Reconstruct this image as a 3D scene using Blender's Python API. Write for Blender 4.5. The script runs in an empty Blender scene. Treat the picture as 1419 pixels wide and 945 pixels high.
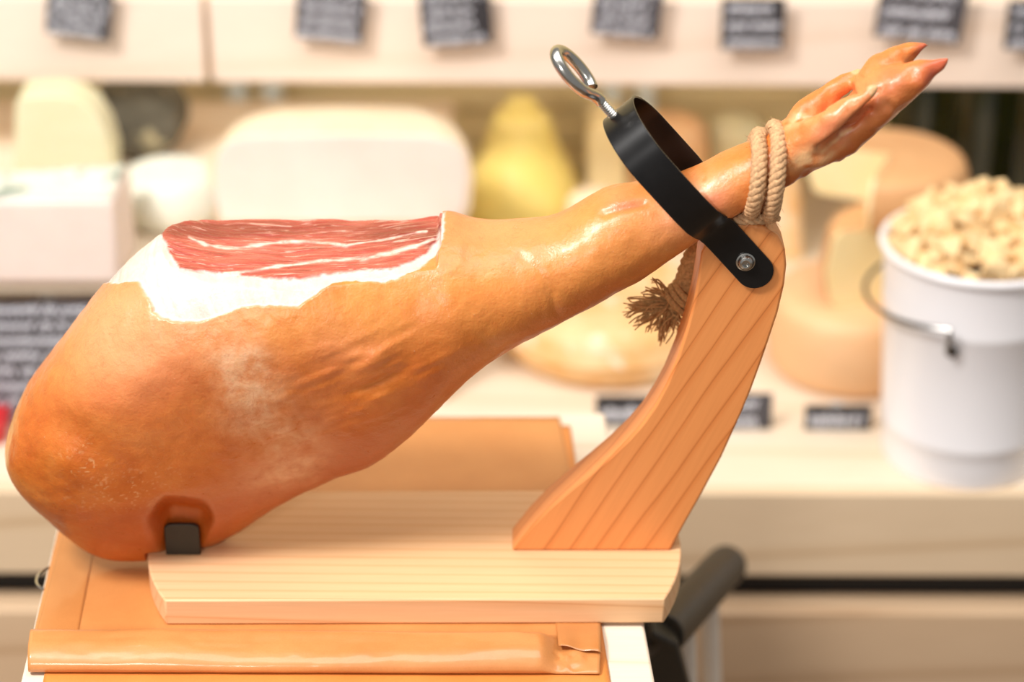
import bpy, bmesh, math, random
import numpy as np
from mathutils import Vector, Matrix
random.seed(7); np.random.seed(7)
R = math.radians
SC = bpy.context.scene
COL = SC.collection

# ------------------------------------------------------------------ camera
W, H, FPX = 1419, 945, 85.0 / 36.0 * 1419
TH = R(27.5)                       # downward pitch
AIM = 1.12                         # height of the focus point above the floor
DIST = 2.0
CAM = np.array([0.0, -DIST * math.cos(TH), AIM + DIST * math.sin(TH)])
cd = bpy.data.cameras.new('camera'); cam = bpy.data.objects.new('camera', cd); COL.objects.link(cam)
cam.location = CAM; cam.rotation_euler = (R(90) - TH, 0, 0)
cd.lens = 85; cd.sensor_width = 36; cd.clip_start = 0.05; cd.clip_end = 50
cd.dof.use_dof = True; cd.dof.focus_distance = 1.945; cd.dof.aperture_fstop = 2.15
SC.camera = cam
SC.view_settings.view_transform = 'Standard'; SC.view_settings.look = 'None'
SC.view_settings.gamma = 1.0; SC.view_settings.use_curve_mapping = False
SC.view_settings.exposure = 0.03

# ------------------------------------------------------------------ light
wd = bpy.data.worlds.new('world'); SC.world = wd; wd.use_nodes = True
wd.node_tree.nodes['Background'].inputs[0].default_value = (1.0, 0.975, 0.95, 1)
wd.node_tree.nodes['Background'].inputs[1].default_value = 0.32

def area(name, loc, target, sx, sy, power, col):
    l = bpy.data.lights.new(name, 'AREA'); l.shape = 'RECTANGLE'; l.size = sx; l.size_y = sy
    l.energy = power; l.color = col
    o = bpy.data.objects.new(name, l); COL.objects.link(o); o.location = loc
    o.rotation_euler = (Vector(target) - Vector(loc)).to_track_quat('-Z', 'Y').to_euler()
    return o
area('ceiling_lamp', (-1.3, -0.9, 3.1), (0.0, 0.2, 1.0), 0.5, 0.5, 76, (1.0, 0.965, 0.93))
area('ceiling_panel_lamp', (0.3, -0.3, 3.3), (0.1, 0.1, 0.9), 2.6, 1.2, 42, (1.0, 0.97, 0.94))
area('front_fill_light', (-0.9, -3.0, 2.5), (0.0, 0.0, 1.1), 0.5, 0.5, 26, (1.0, 0.97, 0.94))  # unseen light added behind the camera for front fill and highlights
area('shelf_fill_light', (0.05, 0.95, 1.075), (0.05, 1.28, 0.85), 1.6, 0.03, 4.2, (1.0, 0.90, 0.72))  # hidden light added under the deck to brighten back wall and cheeses

# ------------------------------------------------------------------ pixel rays -> places in the room
FW = np.array([0, math.cos(TH), -math.sin(TH)]); UP = np.array([0, math.sin(TH), math.cos(TH)]); RT = np.array([1.0, 0, 0])
def ray(px, py): return FW * FPX + RT * (px - W / 2) + UP * (H / 2 - py)
def onY(px, py, Y=0.0):
    d = ray(px, py); t = (Y - CAM[1]) / d[1]; return CAM + d * t
def onZ(px, py, z):
    d = ray(px, py); t = (z - CAM[2]) / d[2]; return CAM + d * t
def proj(P):
    P = np.asarray(P, float) - CAM
    dep = P @ FW
    return np.stack([W / 2 + (P @ RT) / dep * FPX, H / 2 - (P @ UP) / dep * FPX], -1)
def mpp(P): return float((np.asarray(P) - CAM) @ FW) / FPX      # metres per pixel at a point

# ------------------------------------------------------------------ numeric noise
def vnoise(p, seed=0):
    p = np.asarray(p, float); i = np.floor(p).astype(np.int64); f = p - i; f = f * f * (3 - 2 * f)
    def h(a):
        n = (a[:, 0] * 374761393 + a[:, 1] * 668265263 + a[:, 2] * 2147483647 + seed * 974711) & 0xffffffff
        n = ((n ^ (n >> 13)) * 1274126177) & 0xffffffff
        n = ((n ^ (n >> 16)) * 2246822519) & 0xffffffff
        return ((n ^ (n >> 15)) & 0xffff) / 65535.0
    out = 0
    for dx in (0, 1):
        for dy in (0, 1):
            for dz in (0, 1):
                w = (f[:, 0] if dx else 1 - f[:, 0]) * (f[:, 1] if dy else 1 - f[:, 1]) * (f[:, 2] if dz else 1 - f[:, 2])
                out = out + w * h(i + np.array([dx, dy, dz]))
    return out * 2 - 1
def sstep(a, b, x):
    t = np.clip((x - a) / (b - a), 0, 1); return t * t * (3 - 2 * t)

# ------------------------------------------------------------------ mesh collector
class G:
    def __init__(s): s.v = []; s.f = []
    def add(s, vs, fs):
        o = len(s.v); s.v += [tuple(map(float, p)) for p in vs]; s.f += [tuple(o + i for i in f) for f in fs]; return s
    def box(s, x0, x1, y0, y1, z0, z1):
        return s.add([(x, y, z) for z in (z0, z1) for y in (y0, y1) for x in (x0, x1)],
                     [(0, 2, 3, 1), (4, 5, 7, 6), (0, 1, 5, 4), (2, 6, 7, 3), (0, 4, 6, 2), (1, 3, 7, 5)])
    def slab(s, poly, z0, z1):                      # polygon (x,y), counter-clockwise, extruded in z
        n = len(poly)
        return s.add([(p[0], p[1], z0) for p in poly] + [(p[0], p[1], z1) for p in poly],
                     [tuple(range(n - 1, -1, -1)), tuple(range(n, 2 * n))] + [(i, (i + 1) % n, n + (i + 1) % n, n + i) for i in range(n)])
    def wall(s, poly, y0, y1):                      # polygon (x,z) extruded in y
        n = len(poly)
        return s.add([(p[0], y0, p[1]) for p in poly] + [(p[0], y1, p[1]) for p in poly],
                     [tuple(range(n)), tuple(range(2 * n - 1, n - 1, -1))] + [(i, n + i, n + (i + 1) % n, (i + 1) % n) for i in range(n)])
    def tube(s, path, r, n=10, closed=False, caps=True):
        P = [Vector(p) for p in path]; m = len(P)
        rr = r if hasattr(r, '__len__') else [r] * m
        T = []
        for i in range(m):
            a = P[(i - 1) % m] if (closed or i > 0) else P[i]; b = P[(i + 1) % m] if (closed or i < m - 1) else P[i]
            T.append((b - a).normalized())
        nrm = T[0].orthogonal().normalized(); vs = []; N = []
        for i in range(m):
            if i: nrm = (nrm - T[i] * nrm.dot(T[i])).normalized()
            N.append(nrm.copy())
        if closed:                                   # spread the frame's twist over the loop
            e = (N[-1] - T[0] * N[-1].dot(T[0])).normalized(); ang = math.atan2(e.cross(N[0]).dot(T[0]), e.dot(N[0]))
            N = [Matrix.Rotation(ang * i / m, 3, T[i]) @ N[i] for i in range(m)]
        for i in range(m):
            b = T[i].cross(N[i])
            for k in range(n):
                a = 2 * math.pi * k / n
                vs.append(P[i] + (N[i] * math.cos(a) + b * math.sin(a)) * rr[i])
        fs = []
        for i in range(m if closed else m - 1):
            j = (i + 1) % m
            for k in range(n): fs.append((i * n + k, i * n + (k + 1) % n, j * n + (k + 1) % n, j * n + k))
        if caps and not closed: fs += [tuple(range(n - 1, -1, -1)), tuple(range((m - 1) * n, m * n))]
        return s.add(vs, fs)
    def lathe(s, prof, c=(0, 0, 0), n=48, a0=0.0, a1=2 * math.pi, axis=None):   # profile of (r,z); partial sweeps get flat end caps
        full = abs(a1 - a0 - 2 * math.pi) < 1e-6; m = n if full else n + 1
        M = Matrix.Identity(3) if axis is None else Vector((0, 0, 1)).rotation_difference(Vector(axis)).to_matrix()
        vs = []
        for i in range(m):
            a = a0 + (a1 - a0) * i / n
            for r, z in prof: vs.append(M @ Vector((r * math.cos(a), r * math.sin(a), z)) + Vector(c))
        k = len(prof); fs = []
        for i in range(n):
            j = (i + 1) % m
            for q in range(k - 1): fs.append((i * k + q, j * k + q, j * k + q + 1, i * k + q + 1))
        if full:
            if prof[0][0] > 1e-6: fs.append(tuple(i * k for i in range(m - 1, -1, -1)))
            if prof[-1][0] > 1e-6: fs.append(tuple(i * k + k - 1 for i in range(m)))
        else:
            fs.append(tuple(range(k))); fs.append(tuple((m - 1) * k + q for q in range(k - 1, -1, -1)))
        s.add(vs, fs); return s

def set_mesh(name, v, f):
    me = bpy.data.meshes.new(name); me.from_pydata([tuple(p) for p in v], [], f); me.validate(); me.update(); return me
def obj(name, g, mat, parent=None, bevel=0.0, segs=2, angle=40, subsurf=0, weld=True):
    me = set_mesh(name, g.v, g.f)
    bm = bmesh.new(); bm.from_mesh(me)
    if weld: bmesh.ops.remove_doubles(bm, verts=bm.verts, dist=1e-6)
    bmesh.ops.recalc_face_normals(bm, faces=bm.faces); bm.to_mesh(me); bm.free()
    me.materials.append(mat)
    me.shade_smooth(); me.set_sharp_from_angle(angle=R(angle))
    o = bpy.data.objects.new(name, me); COL.objects.link(o)
    if bevel:
        b = o.modifiers.new('bevel', 'BEVEL'); b.width = bevel; b.segments = segs; b.limit_method = 'ANGLE'; b.angle_limit = R(35)
        b.harden_normals = False
    if subsurf:
        q = o.modifiers.new('sub', 'SUBSURF'); q.levels = q.render_levels = subsurf
    if parent: attach(o, parent)
    return o
def attach(o, p):
    o.parent = p; o.matrix_parent_inverse = Matrix.Translation(-p.location) if p.type == 'EMPTY' else Matrix.Identity(4)
def thing(name, loc, label, cat, group=None):
    e = bpy.data.objects.new(name, None); COL.objects.link(e); e.location = loc; e.empty_display_size = 0.02
    return tag(e, label, cat, group)
def tag(o, label, cat, group=None):
    o['label'] = label; o['category'] = cat
    if group: o['group'] = group
    return o
def struct(o): o['kind'] = 'structure'; return o

# ------------------------------------------------------------------ materials
def srgb(r, g, b):
    f = lambda c: ((c / 255 + 0.055) / 1.055) ** 2.4 if c > 10 else c / 255 / 12.92
    return (f(r), f(g), f(b), 1)
def nodes(name):
    m = bpy.data.materials.new(name); m.use_nodes = True
    nt = m.node_tree; return m, nt, nt.nodes['Principled BSDF']
def N(nt, typ, **kw):
    n = nt.nodes.new(typ)
    for k, v in kw.items(): setattr(n, k, v)
    return n
def ramp(nt, stops, interp='LINEAR'):
    n = N(nt, 'ShaderNodeValToRGB'); cr = n.color_ramp; cr.interpolation = interp
    while len(cr.elements) < len(stops): cr.elements.new(0.5)
    for e, (p, c) in zip(cr.elements, stops): e.position = p; e.color = c
    return n
def mixc(nt, fac, a, b, mode='MIX'):
    n = N(nt, 'ShaderNodeMix', data_type='RGBA', blend_type=mode)
    for s, v in ((0, fac), (6, a), (7, b)):
        if hasattr(v, 'links'): nt.links.new(v, n.inputs[s])
        elif v is not None: n.inputs[s].default_value = v
    return n.outputs[2]
def noise(nt, vec, scale, detail=3, rough=0.55, dist=0.0):
    n = N(nt, 'ShaderNodeTexNoise'); n.inputs['Scale'].default_value = scale; n.inputs['Detail'].default_value = detail
    n.inputs['Roughness'].default_value = rough; n.inputs['Distortion'].default_value = dist
    if vec is not None: nt.links.new(vec, n.inputs['Vector'])
    return n.outputs['Fac']
def coords(nt, scale=(1, 1, 1), rot=(0, 0, 0), loc=(0, 0, 0)):
    t = N(nt, 'ShaderNodeTexCoord'); m = N(nt, 'ShaderNodeMapping')
    m.inputs['Scale'].default_value = scale; m.inputs['Rotation'].default_value = rot; m.inputs['Location'].default_value = loc
    nt.links.new(t.outputs['Object'], m.inputs['Vector']); return m.outputs['Vector']
def bump(nt, bsdf, h, strength, dist):
    b = N(nt, 'ShaderNodeBump'); b.inputs['Strength'].default_value = strength; b.inputs['Distance'].default_value = dist
    nt.links.new(h, b.inputs['Height']); nt.links.new(b.outputs[0], bsdf.inputs['Normal'])

def plain(name, col, rough=0.5, metal=0.0, var=0.06, scale=30, bmp=0.0, sss=0.0, coat=0.0, spec=0.5):
    m, nt, b = nodes(name)
    v = noise(nt, coords(nt), scale, 4)
    c0 = tuple(max(0, x * (1 - var)) for x in col[:3]) + (1,); c1 = tuple(min(1, x * (1 + var)) for x in col[:3]) + (1,)
    r = ramp(nt, [(0.3, c0), (0.7, c1)]); nt.links.new(v, r.inputs[0]); nt.links.new(r.outputs[0], b.inputs['Base Color'])
    b.inputs['Roughness'].default_value = rough; b.inputs['Metallic'].default_value = metal
    b.inputs['Specular IOR Level'].default_value = spec
    if sss: b.inputs['Subsurface Weight'].default_value = sss; b.inputs['Subsurface Radius'].default_value = (1, .6, .3); b.inputs['Subsurface Scale'].default_value = 0.01
    if coat: b.inputs['Coat Weight'].default_value = coat; b.inputs['Coat Roughness'].default_value = 0.15
    if bmp: bump(nt, b, v, bmp, 0.002)
    return m

def wood(name, light, mid, dark, rot=(0, 0, 0), band=22.0, stretch=0.06, rough=0.55, line=0.18, knots=None, wob=2.5, loc=(0, 0, 0)):
    """Grain runs along local X after rotation; bands of early and late wood across it."""
    m, nt, b = nodes(name)
    v = coords(nt, (1, 1, 1), rot, loc)
    st = N(nt, 'ShaderNodeMapping'); st.inputs['Scale'].default_value = (stretch, 1, 1); nt.links.new(v, st.inputs['Vector'])
    w = N(nt, 'ShaderNodeTexWave', wave_type='BANDS', bands_direction='DIAGONAL', wave_profile='SAW')
    w.inputs['Scale'].default_value = band; w.inputs['Distortion'].default_value = wob; w.inputs['Detail'].default_value = 2
    w.inputs['Detail Scale'].default_value = 0.6; nt.links.new(st.outputs[0], w.inputs['Vector'])
    r = ramp(nt, [(0.0, mid), (0.08, light), (1 - line, light), (0.93, mid), (0.975, dark), (1.0, mid)]); nt.links.new(w.outputs['Fac'], r.inputs[0])
    fine = N(nt, 'ShaderNodeMapping'); fine.inputs['Scale'].default_value = (0.035, 1, 1); nt.links.new(v, fine.inputs['Vector'])
    fn = noise(nt, fine.outputs[0], 420, 4, 0.65)
    fr = ramp(nt, [(0.35, (0.86, 0.82, 0.78, 1)), (0.62, (1, 1, 1, 1))]); nt.links.new(fn, fr.inputs[0])
    c = mixc(nt, 0.55, r.outputs[0], fr.outputs[0], 'MULTIPLY')
    big = noise(nt, st.outputs[0], 7, 2)
    br = ramp(nt, [(0.35, mid), (0.65, light)]); nt.links.new(big, br.inputs[0])
    c = mixc(nt, 0.35, c, br.outputs[0])
    if knots:
        vo = N(nt, 'ShaderNodeTexVoronoi'); km = N(nt, 'ShaderNodeMapping'); km.inputs['Scale'].default_value = (0.45, 1, 1)
        nt.links.new(v, km.inputs['Vector']); nt.links.new(km.outputs[0], vo.inputs['Vector']); vo.inputs['Scale'].default_value = knots
        kr = ramp(nt, [(0.0, (1, 1, 1, 1)), (0.07, (.6, .6, .6, 1)), (0.12, (0, 0, 0, 1))]); nt.links.new(vo.outputs['Distance'], kr.inputs[0])
        c = mixc(nt, kr.outputs[0], c, tuple(x * 0.5 for x in dark[:3]) + (1,))
    nt.links.new(c, b.inputs['Base Color']); b.inputs['Roughness'].default_value = rough
    bump(nt, b, fn, 0.12, 0.0006)
    return m

M = {}
M['board'] = wood('board pine', srgb(231, 187, 142), srgb(224, 172, 122), srgb(200, 138, 86), (R(12), 0, 0), 40, 0.02, 0.5, 0.3, None, 3.4)
M['post'] = wood('post wood', srgb(228, 148, 84), srgb(214, 126, 62), srgb(156, 82, 36), (0, R(66), 0), 33, 0.12, 0.42, 0.30, None, 4.0)
M['table'] = wood('table wood', srgb(230, 214, 194), srgb(224, 205, 182), srgb(210, 184, 154), (0, 0, 0), 9, 0.05, 0.6, 0.1)
M['counter'] = wood('counter wood', srgb(236, 219, 196), srgb(230, 209, 182), srgb(216, 186, 148), (0, 0, 0), 6, 0.05, 0.65, 0.2)
M['counter_front'] = wood('counter front wood', srgb(224, 200, 168), srgb(212, 184, 148), srgb(186, 152, 116), (R(90), 0, 0), 8, 0.06, 0.6, 0.2, 4.2)
M['drawer'] = wood('drawer wood', srgb(214, 184, 150), srgb(198, 164, 128), srgb(170, 134, 98), (R(90), 0, 0), 7, 0.06, 0.6, 0.2, 3.6)
M['fascia'] = wood('fascia wood', srgb(240, 222, 206), srgb(236, 216, 198), srgb(226, 202, 180), (R(90), 0, 0), 5, 0.05, 0.7, 0.2)
M['wallwood'] = wood('wall boards', srgb(238, 220, 172), srgb(230, 208, 154), srgb(210, 184, 130), (R(90), 0, 0), 10, 0.05, 0.7, 0.25)
M['black'] = plain('black lacquer', (0.006, 0.0055, 0.0055, 1), 0.27, 0, 0.3, 60, 0.0, 0, 0, 0.4)
M['black2'] = plain('black plastic', (0.024, 0.018, 0.010, 1), 0.5, 0, 0.2, 60)
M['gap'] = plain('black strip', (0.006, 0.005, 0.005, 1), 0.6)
M['zinc'] = plain('zinc plated steel', srgb(190, 188, 182), 0.22, 1.0, 0.1, 60)
M['chrome'] = plain('chrome', srgb(205, 198, 188), 0.15, 1.0, 0.05)
M['steel'] = plain('pale painted steel', srgb(222, 228, 224), 0.4, 0.0, 0.03)
M['white'] = plain('white enamel', srgb(236, 234, 236), 0.3, 0, 0.02, 8, 0, 0, 0.2)
M['slate'] = plain('slate', srgb(46, 45, 50), 0.55, 0, 0.25, 60)
M['slate_grey'] = plain('dusty slate', srgb(74, 72, 77), 0.6, 0, 0.25, 60)
M['chalk'] = plain('chalk', srgb(226, 228, 238), 0.9, 0, 0.05, 200)
M['clip'] = plain('clear plastic clip', srgb(226, 232, 234), 0.25)
M['red'] = plain('red plastic', srgb(200, 36, 40), 0.4)
M['jute'] = plain('jute fibre', srgb(192, 152, 112), 0.9, 0, 0.28, 420, 0.3, 0, 0, 0.2)
M['jute_dark'] = plain('jute tail', srgb(176, 132, 84), 0.9, 0, 0.3, 420, 0.3, 0, 0, 0.2)
M['wire'] = plain('dull wire', srgb(120, 118, 116), 0.25, 1.0, 0.1)
M['rod'] = plain('satin steel rod', srgb(230, 222, 210), 0.3, 0.1, 0.05)
M['floor'] = plain('floor', srgb(120, 96, 72), 0.6, 0, 0.1, 3)

def paper_mat(name, a, bcol, rough):
    m, nt, b = nodes(name); v = coords(nt)
    n1 = noise(nt, v, 9, 4, 0.6); r = ramp(nt, [(0.3, a), (0.7, bcol)]); nt.links.new(n1, r.inputs[0])
    fl = noise(nt, v, 700, 2); fr = ramp(nt, [(0.3, (.9, .87, .84, 1)), (0.6, (1, 1, 1, 1))]); nt.links.new(fl, fr.inputs[0])
    nt.links.new(mixc(nt, 0.6, r.outputs[0], fr.outputs[0], 'MULTIPLY'), b.inputs['Base Color'])
    b.inputs['Roughness'].default_value = rough; b.inputs['Coat Weight'].default_value = 0.6; b.inputs['Coat Roughness'].default_value = 0.14
    bump(nt, b, n1, 0.1, 0.004); return m
M['paper'] = paper_mat('waxed kraft paper', srgb(194, 124, 64), srgb(210, 142, 80), 0.5)
M['paper_fold'] = paper_mat('doubled kraft paper', srgb(184, 116, 58), srgb(200, 134, 74), 0.4)
M['paper_under'] = paper_mat('orange kraft paper', srgb(212, 126, 56), srgb(222, 140, 66), 0.5)

# ------------------------------------------------------------------ levels worked out from the photograph
POST_Y = -0.020
ZB = onY(820, 763, POST_Y)[2]            # top of the base board
ZBB = ZB - 0.024                         # underside
ZT = ZBB - 0.004                         # table top
YC = 0.45
ZC = onY(1000, 683, YC)[2]               # counter top
YF = 0.90                                # fascia plane
YW = 1.30                                # back wall

# ------------------------------------------------------------------ room
g = G().box(-3.2, 3.2, -3.2, YW + 0.1, -0.05, 0.0); struct(obj('floor', g, M['floor']))
g = G()
zz = 0.0
while zz < 2.7:
    g.box(-3.2, 3.2, YW, YW + 0.03, zz + 0.003, zz + 0.047); zz += 0.05
g.box(-3.2, 3.2, YW + 0.012, YW + 0.06, 0, 2.72)
struct(obj('wall_back', g, M['wallwood'], weld=False))

# ------------------------------------------------------------------ display counter
ct = thing('display_counter', (0, 0.8, 0), 'long pale wooden display counter with knotty front, carrying the cheeses and white bucket', 'counter')
CROT = R(-0.35)
def crot(o):
    o.matrix_parent_inverse = Matrix.Translation(-ct.location) @ Matrix.Translation((0, YC, 0)) @ Matrix.Rotation(CROT, 4, 'Z') @ Matrix.Translation((0, -YC, 0))
    return o
ap = abs(onY(1100, 797, YC)[2] - ZC)
crot(obj('worktop', G().box(-1.15, 1.15, YC + 0.018, YW - 0.012, ZC - 0.03, ZC), M['counter'], ct, 0.003))
crot(obj('front_panel', G().box(-1.15, 1.15, YC, YC + 0.018, ZC - ap, ZC - 0.0003), M['counter_front'], ct, 0.002))
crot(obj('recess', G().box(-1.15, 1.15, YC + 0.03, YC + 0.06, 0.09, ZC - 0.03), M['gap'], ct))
zd = onY(1100, 818, YC + 0.03)[2]
for x0, x1 in ((-1.15, -0.345), (-0.335, 0.865), (0.875, 1.15)):
    crot(obj('drawer_front', G().box(x0, x1, YC - 0.012, YC + 0.03, 0.10, zd), M['drawer'], ct, 0.004))
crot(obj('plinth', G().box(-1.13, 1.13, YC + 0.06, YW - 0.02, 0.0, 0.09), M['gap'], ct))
crot(obj('side_panel', G().box(-1.15, -1.12, YC + 0.06, YW - 0.02, 0.09, ZC - 0.03), M['counter_front'], ct))
crot(obj('side_panel', G().box(1.12, 1.15, YC + 0.06, YW - 0.02, 0.09, ZC - 0.03), M['counter_front'], ct))

# ------------------------------------------------------------------ upper shelf with fascia and uprights
sh = thing('wall_shelf', (0, YW, 1.0), 'pale wooden wall shelf whose deep front board carries the slate price signs', 'shelf')
FROT = R(-1.1)
def frot(o):
    o.matrix_parent_inverse = Matrix.Translation(-sh.location) @ Matrix.Translation((0, YF, 0)) @ Matrix.Rotation(FROT, 4, 'Z') @ Matrix.Translation((0, -YF, 0))
    return o
FB = onY(709, 117, YF)[2]; FT = onY(709, 1, YF)[2]
xg = onY(286, 60, YF)[0]
frot(obj('fascia_board', G().box(-1.0, xg - 0.004, YF, YF + 0.018, FB, FT), M['fascia'], sh, 0.002))
frot(obj('fascia_board', G().box(xg + 0.004, 1.0, YF, YF + 0.018, FB, FT), M['fascia'], sh, 0.002))
frot(obj('backing_strip', G().box(xg - 0.03, xg + 0.03, YF + 0.018, YF + 0.026, FB, FT - 0.002), M['counter_front'], sh))
obj('shelf_deck', G().box(-1.0, 1.0, YF + 0.04, YW - 0.001, FT - 0.028, FT - 0.01), M['fascia'], sh, 0.002)
for px in (331, 380, 847, 893):
    p = onY(px, 150, 1.22); w = 0.0125
    g = G().box(p[0] - w, p[0] + w, 1.20, 1.24, ZC + 0.001, FT - 0.028)
    g.box(p[0] - 0.003, p[0] + 0.003, 1.196, 1.20, ZC + 0.02, FT - 0.04)
    obj('upright', g, M['steel'], sh, 0.002)

# ------------------------------------------------------------------ chalk writing: rows of joined-up loops
def scribble(w, h, rows, seed, dens=1.0):
    rnd = random.Random(seed); g = G()
    for k in range(rows):
        zc = h * (0.5 - (k + 0.65) / rows); hh = h / rows * 0.34
        dx = min(w * 0.0105, 0.0013); tk = min(w * 0.024, 0.0024)
        x = -w * 0.44 + rnd.random() * w * 0.06; xe = w * (0.30 + 0.14 * rnd.random())
        pts = []; ph = rnd.random() * 6
        while x < xe:
            if rnd.random() < 0.035 * dens and len(pts) > 6:
                ribbon(g, pts, tk); pts = []; x += dx * 4
            tall = hh * (0.55 + 0.75 * (rnd.random() ** 2))
            pts.append((x + math.sin(ph) * dx * 1.3, zc + math.sin(ph * 1.0 + 0.9) * tall + (x / w) * hh * 0.2))
            ph += 1.15; x += dx
        if len(pts) > 3: ribbon(g, pts, tk)
    return g
def ribbon(g, pts, t):
    n = len(pts); vs = []
    for i in range(n):
        a = pts[max(0, i - 1)]; b = pts[min(n - 1, i + 1)]; d = math.hypot(b[0] - a[0], b[1] - a[1]) + 1e-9
        nx, nz = -(b[1] - a[1]) / d * t / 2, (b[0] - a[0]) / d * t / 2
        for y in (0, -0.0005): vs += [(pts[i][0] + nx, y, pts[i][1] + nz), (pts[i][0] - nx, y, pts[i][1] - nz)]
    fs = []
    for i in range(n - 1):
        a, b = i * 4, i * 4 + 4
        fs += [(a + 2, a + 3, b + 3, b + 2), (a, a + 2, b + 2, b), (a + 3, a + 1, b + 1, b + 3), (a + 1, a, b, b + 1)]
    fs += [(0, 1, 3, 2), (4 * n - 4, 4 * n - 2, 4 * n - 1, 4 * n - 3)]
    g.add(vs, fs)

def slate_sign(name, centre, w, h, roll, label, mat, rows, seed, group, cat='sign', yaw=0.0, lean=0.0, standoff=0.012, clip=True):
    e = thing(name, (0, 0, 0), label, cat, group)
    g = G(); rnd = random.Random(seed); nseg = 8; poly = []
    cs = [(-w / 2, -h / 2), (w / 2, -h / 2), (w / 2, h / 2), (-w / 2, h / 2)]
    for i in range(4):
        a, b = cs[i], cs[(i + 1) % 4]
        for k in range(nseg):
            t = k / nseg; poly.append((a[0] + (b[0] - a[0]) * t + rnd.uniform(-1, 1) * w * 0.004, a[1] + (b[1] - a[1]) * t + rnd.uniform(-1, 1) * w * 0.004))
    g.wall(poly, -0.002, 0.002)
    obj('slate_plate', g, mat, e, 0.0006, 1)
    gw = scribble(w, h, rows, seed)
    wr = obj('chalk_writing', gw, M['chalk'], e, weld=False)
    wr.location = (0, -0.0021, 0)
    if clip:
        gc = G().box(-0.006, 0.006, 0.002, standoff, -0.010, 0.010); gc.box(-0.010, 0.010, 0.002, 0.004, -0.02, 0.012)
        obj('holder', gc, M['clip'], e, 0.001)
    e.location = centre; e.rotation_euler = (lean, roll, yaw)
    return e
tag_spots = [  # left, right, bottom-left y, bottom-right y, top y, material, rows, label
    (68, 158, 45, 57, -22, 'slate_grey', 4, 'dusty slate price sign on the left front board, nearest the left photo edge'),
    (412, 507, 52, 61, -20, 'slate_grey', 4, 'greyish slate price sign right of the gap between the shelf boards'),
    (584, 681, 65, 58, -16, 'slate', 4, 'black slate price sign hung slightly tilted, its right side raised'),
    (821, 915, 46, 54, -22, 'slate_grey', 4, 'faded grey slate price sign above the eye bolt of the ham clamp'),
    (998, 1085, 68, 68, -2, 'slate', 3, 'black slate price sign above the rope wrapped around the ham'),
    (1214, 1333, 50, 61, -24, 'slate_grey', 3, 'widest slate price sign, behind the hoof of the ham'),
    (1391, 1478, 68, 70, 2, 'slate', 3, 'black slate price sign cut off by the right edge of the photo')]
for i, (xl, xr, yl, yr, yt, mt, rows, lab) in enumerate(tag_spots):
    xm = (xl + xr) / 2; c0 = onY(xm, 60, YF)
    YY = YF - 0.021 + math.tan(FROT) * c0[0]
    a = onY(xl, yl, YY); b = onY(xr, yr, YY); t = onY(xm, yt, YY)
    w = math.hypot(b[0] - a[0], b[2] - a[2]); zmid = (a[2] + b[2]) / 2; h = t[2] - zmid
    roll = math.atan2(-(b[2] - a[2]), b[0] - a[0])
    slate_sign('slate_sign', ((a[0] + b[0]) / 2, YY, zmid + h / 2), w, h, roll, lab, M[mt], rows, 11 + i,
               'slate price signs along the shelf front', yaw=FROT, standoff=0.0205)

# ------------------------------------------------------------------ counter signs
for i, (xl, xr, yb, yt, mt, lab) in enumerate([
        (825, 925, 590, 551, 'slate', 'small slate cheese label on the counter, left of the wooden post of the stand'),
        (962, 1068, 594, 548, 'slate_grey', 'small grey slate cheese label on the counter, right behind the wooden post'),
        (1114, 1206, 595, 564, 'slate', 'small black slate cheese label between the wooden post and white bucket')]):
    p = onZ((xl + xr) / 2, yb, ZC); YY = p[1]
    a = onY(xl, yb, YY); b = onY(xr, yb, YY); h = onY(xl, yt, YY)[2] - ZC
    slate_sign('cheese_label', ((a[0] + b[0]) / 2, YY, ZC + h / 2 + 0.0015), b[0] - a[0], h, 0, lab, M[mt], 1 if i != 1 else 2, 41 + i,
               'cheese labels standing on the counter', 'label', yaw=CROT, lean=R(-4), standoff=0.02)

# ------------------------------------------------------------------ riser on the left with its slate board
YR = 0.62
ZR = onY(60, 389, YR)[2]
rs = thing('wooden_riser', (-0.3, 0.85, ZC), 'pale wooden riser on the counter, lifting the cheeses at the left', 'riser')
rx0, rx1 = -0.95, onY(624, 330, 0.9)[0]
obj('riser_top', G().box(rx0, rx1, YR, 1.15, ZR - 0.016, ZR), M['counter'], rs, 0.002)
for x in (rx0, rx0 + 0.42, rx1 - 0.02): obj('riser_leg', G().box(x, x + 0.02, YR + 0.03, 1.13, ZC, ZR - 0.016), M['counter'], rs, 0.002)
p0 = onZ(0, 590, ZC); yb_ = YR - 0.012
hb = ZR - 0.018 - ZC - 0.004
big = slate_sign('slate_board', (-0.55, yb_ - 0.002, ZC + hb / 2 + 0.002), 0.46, hb, 0, 'large dark slate board with chalk writing below the cheese riser, left of the ham', M['slate_grey'], 8, 77, None, 'sign', clip=False)
big.rotation_euler = (R(-3), 0, 0)
# red tray at the left edge
pr = onZ(0, 618, ZC)
g = G(); g.slab([(pr[0] - 0.16, pr[1] - 0.005), (pr[0] + 0.006, pr[1]), (pr[0] + 0.004, pr[1] + 0.055), (pr[0] - 0.16, pr[1] + 0.05)], ZC + 0.001, ZC + 0.024)
tr = thing('red_tray', (pr[0] - 0.08, pr[1], ZC), 'flat red plastic tray on the counter at the left edge of the photo', 'tray')
obj('tray_body', g, M['red'], tr, 0.006, 3)
obj('tray_rim', G().tube([(pr[0] - 0.16, pr[1] - 0.006, ZC + 0.024), (pr[0] + 0.006, pr[1] - 0.001, ZC + 0.024), (pr[0] + 0.004, pr[1] + 0.056, ZC + 0.024), (pr[0] - 0.16, pr[1] + 0.051, ZC + 0.024)], 0.003, 8, True), M['red'], tr)

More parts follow.
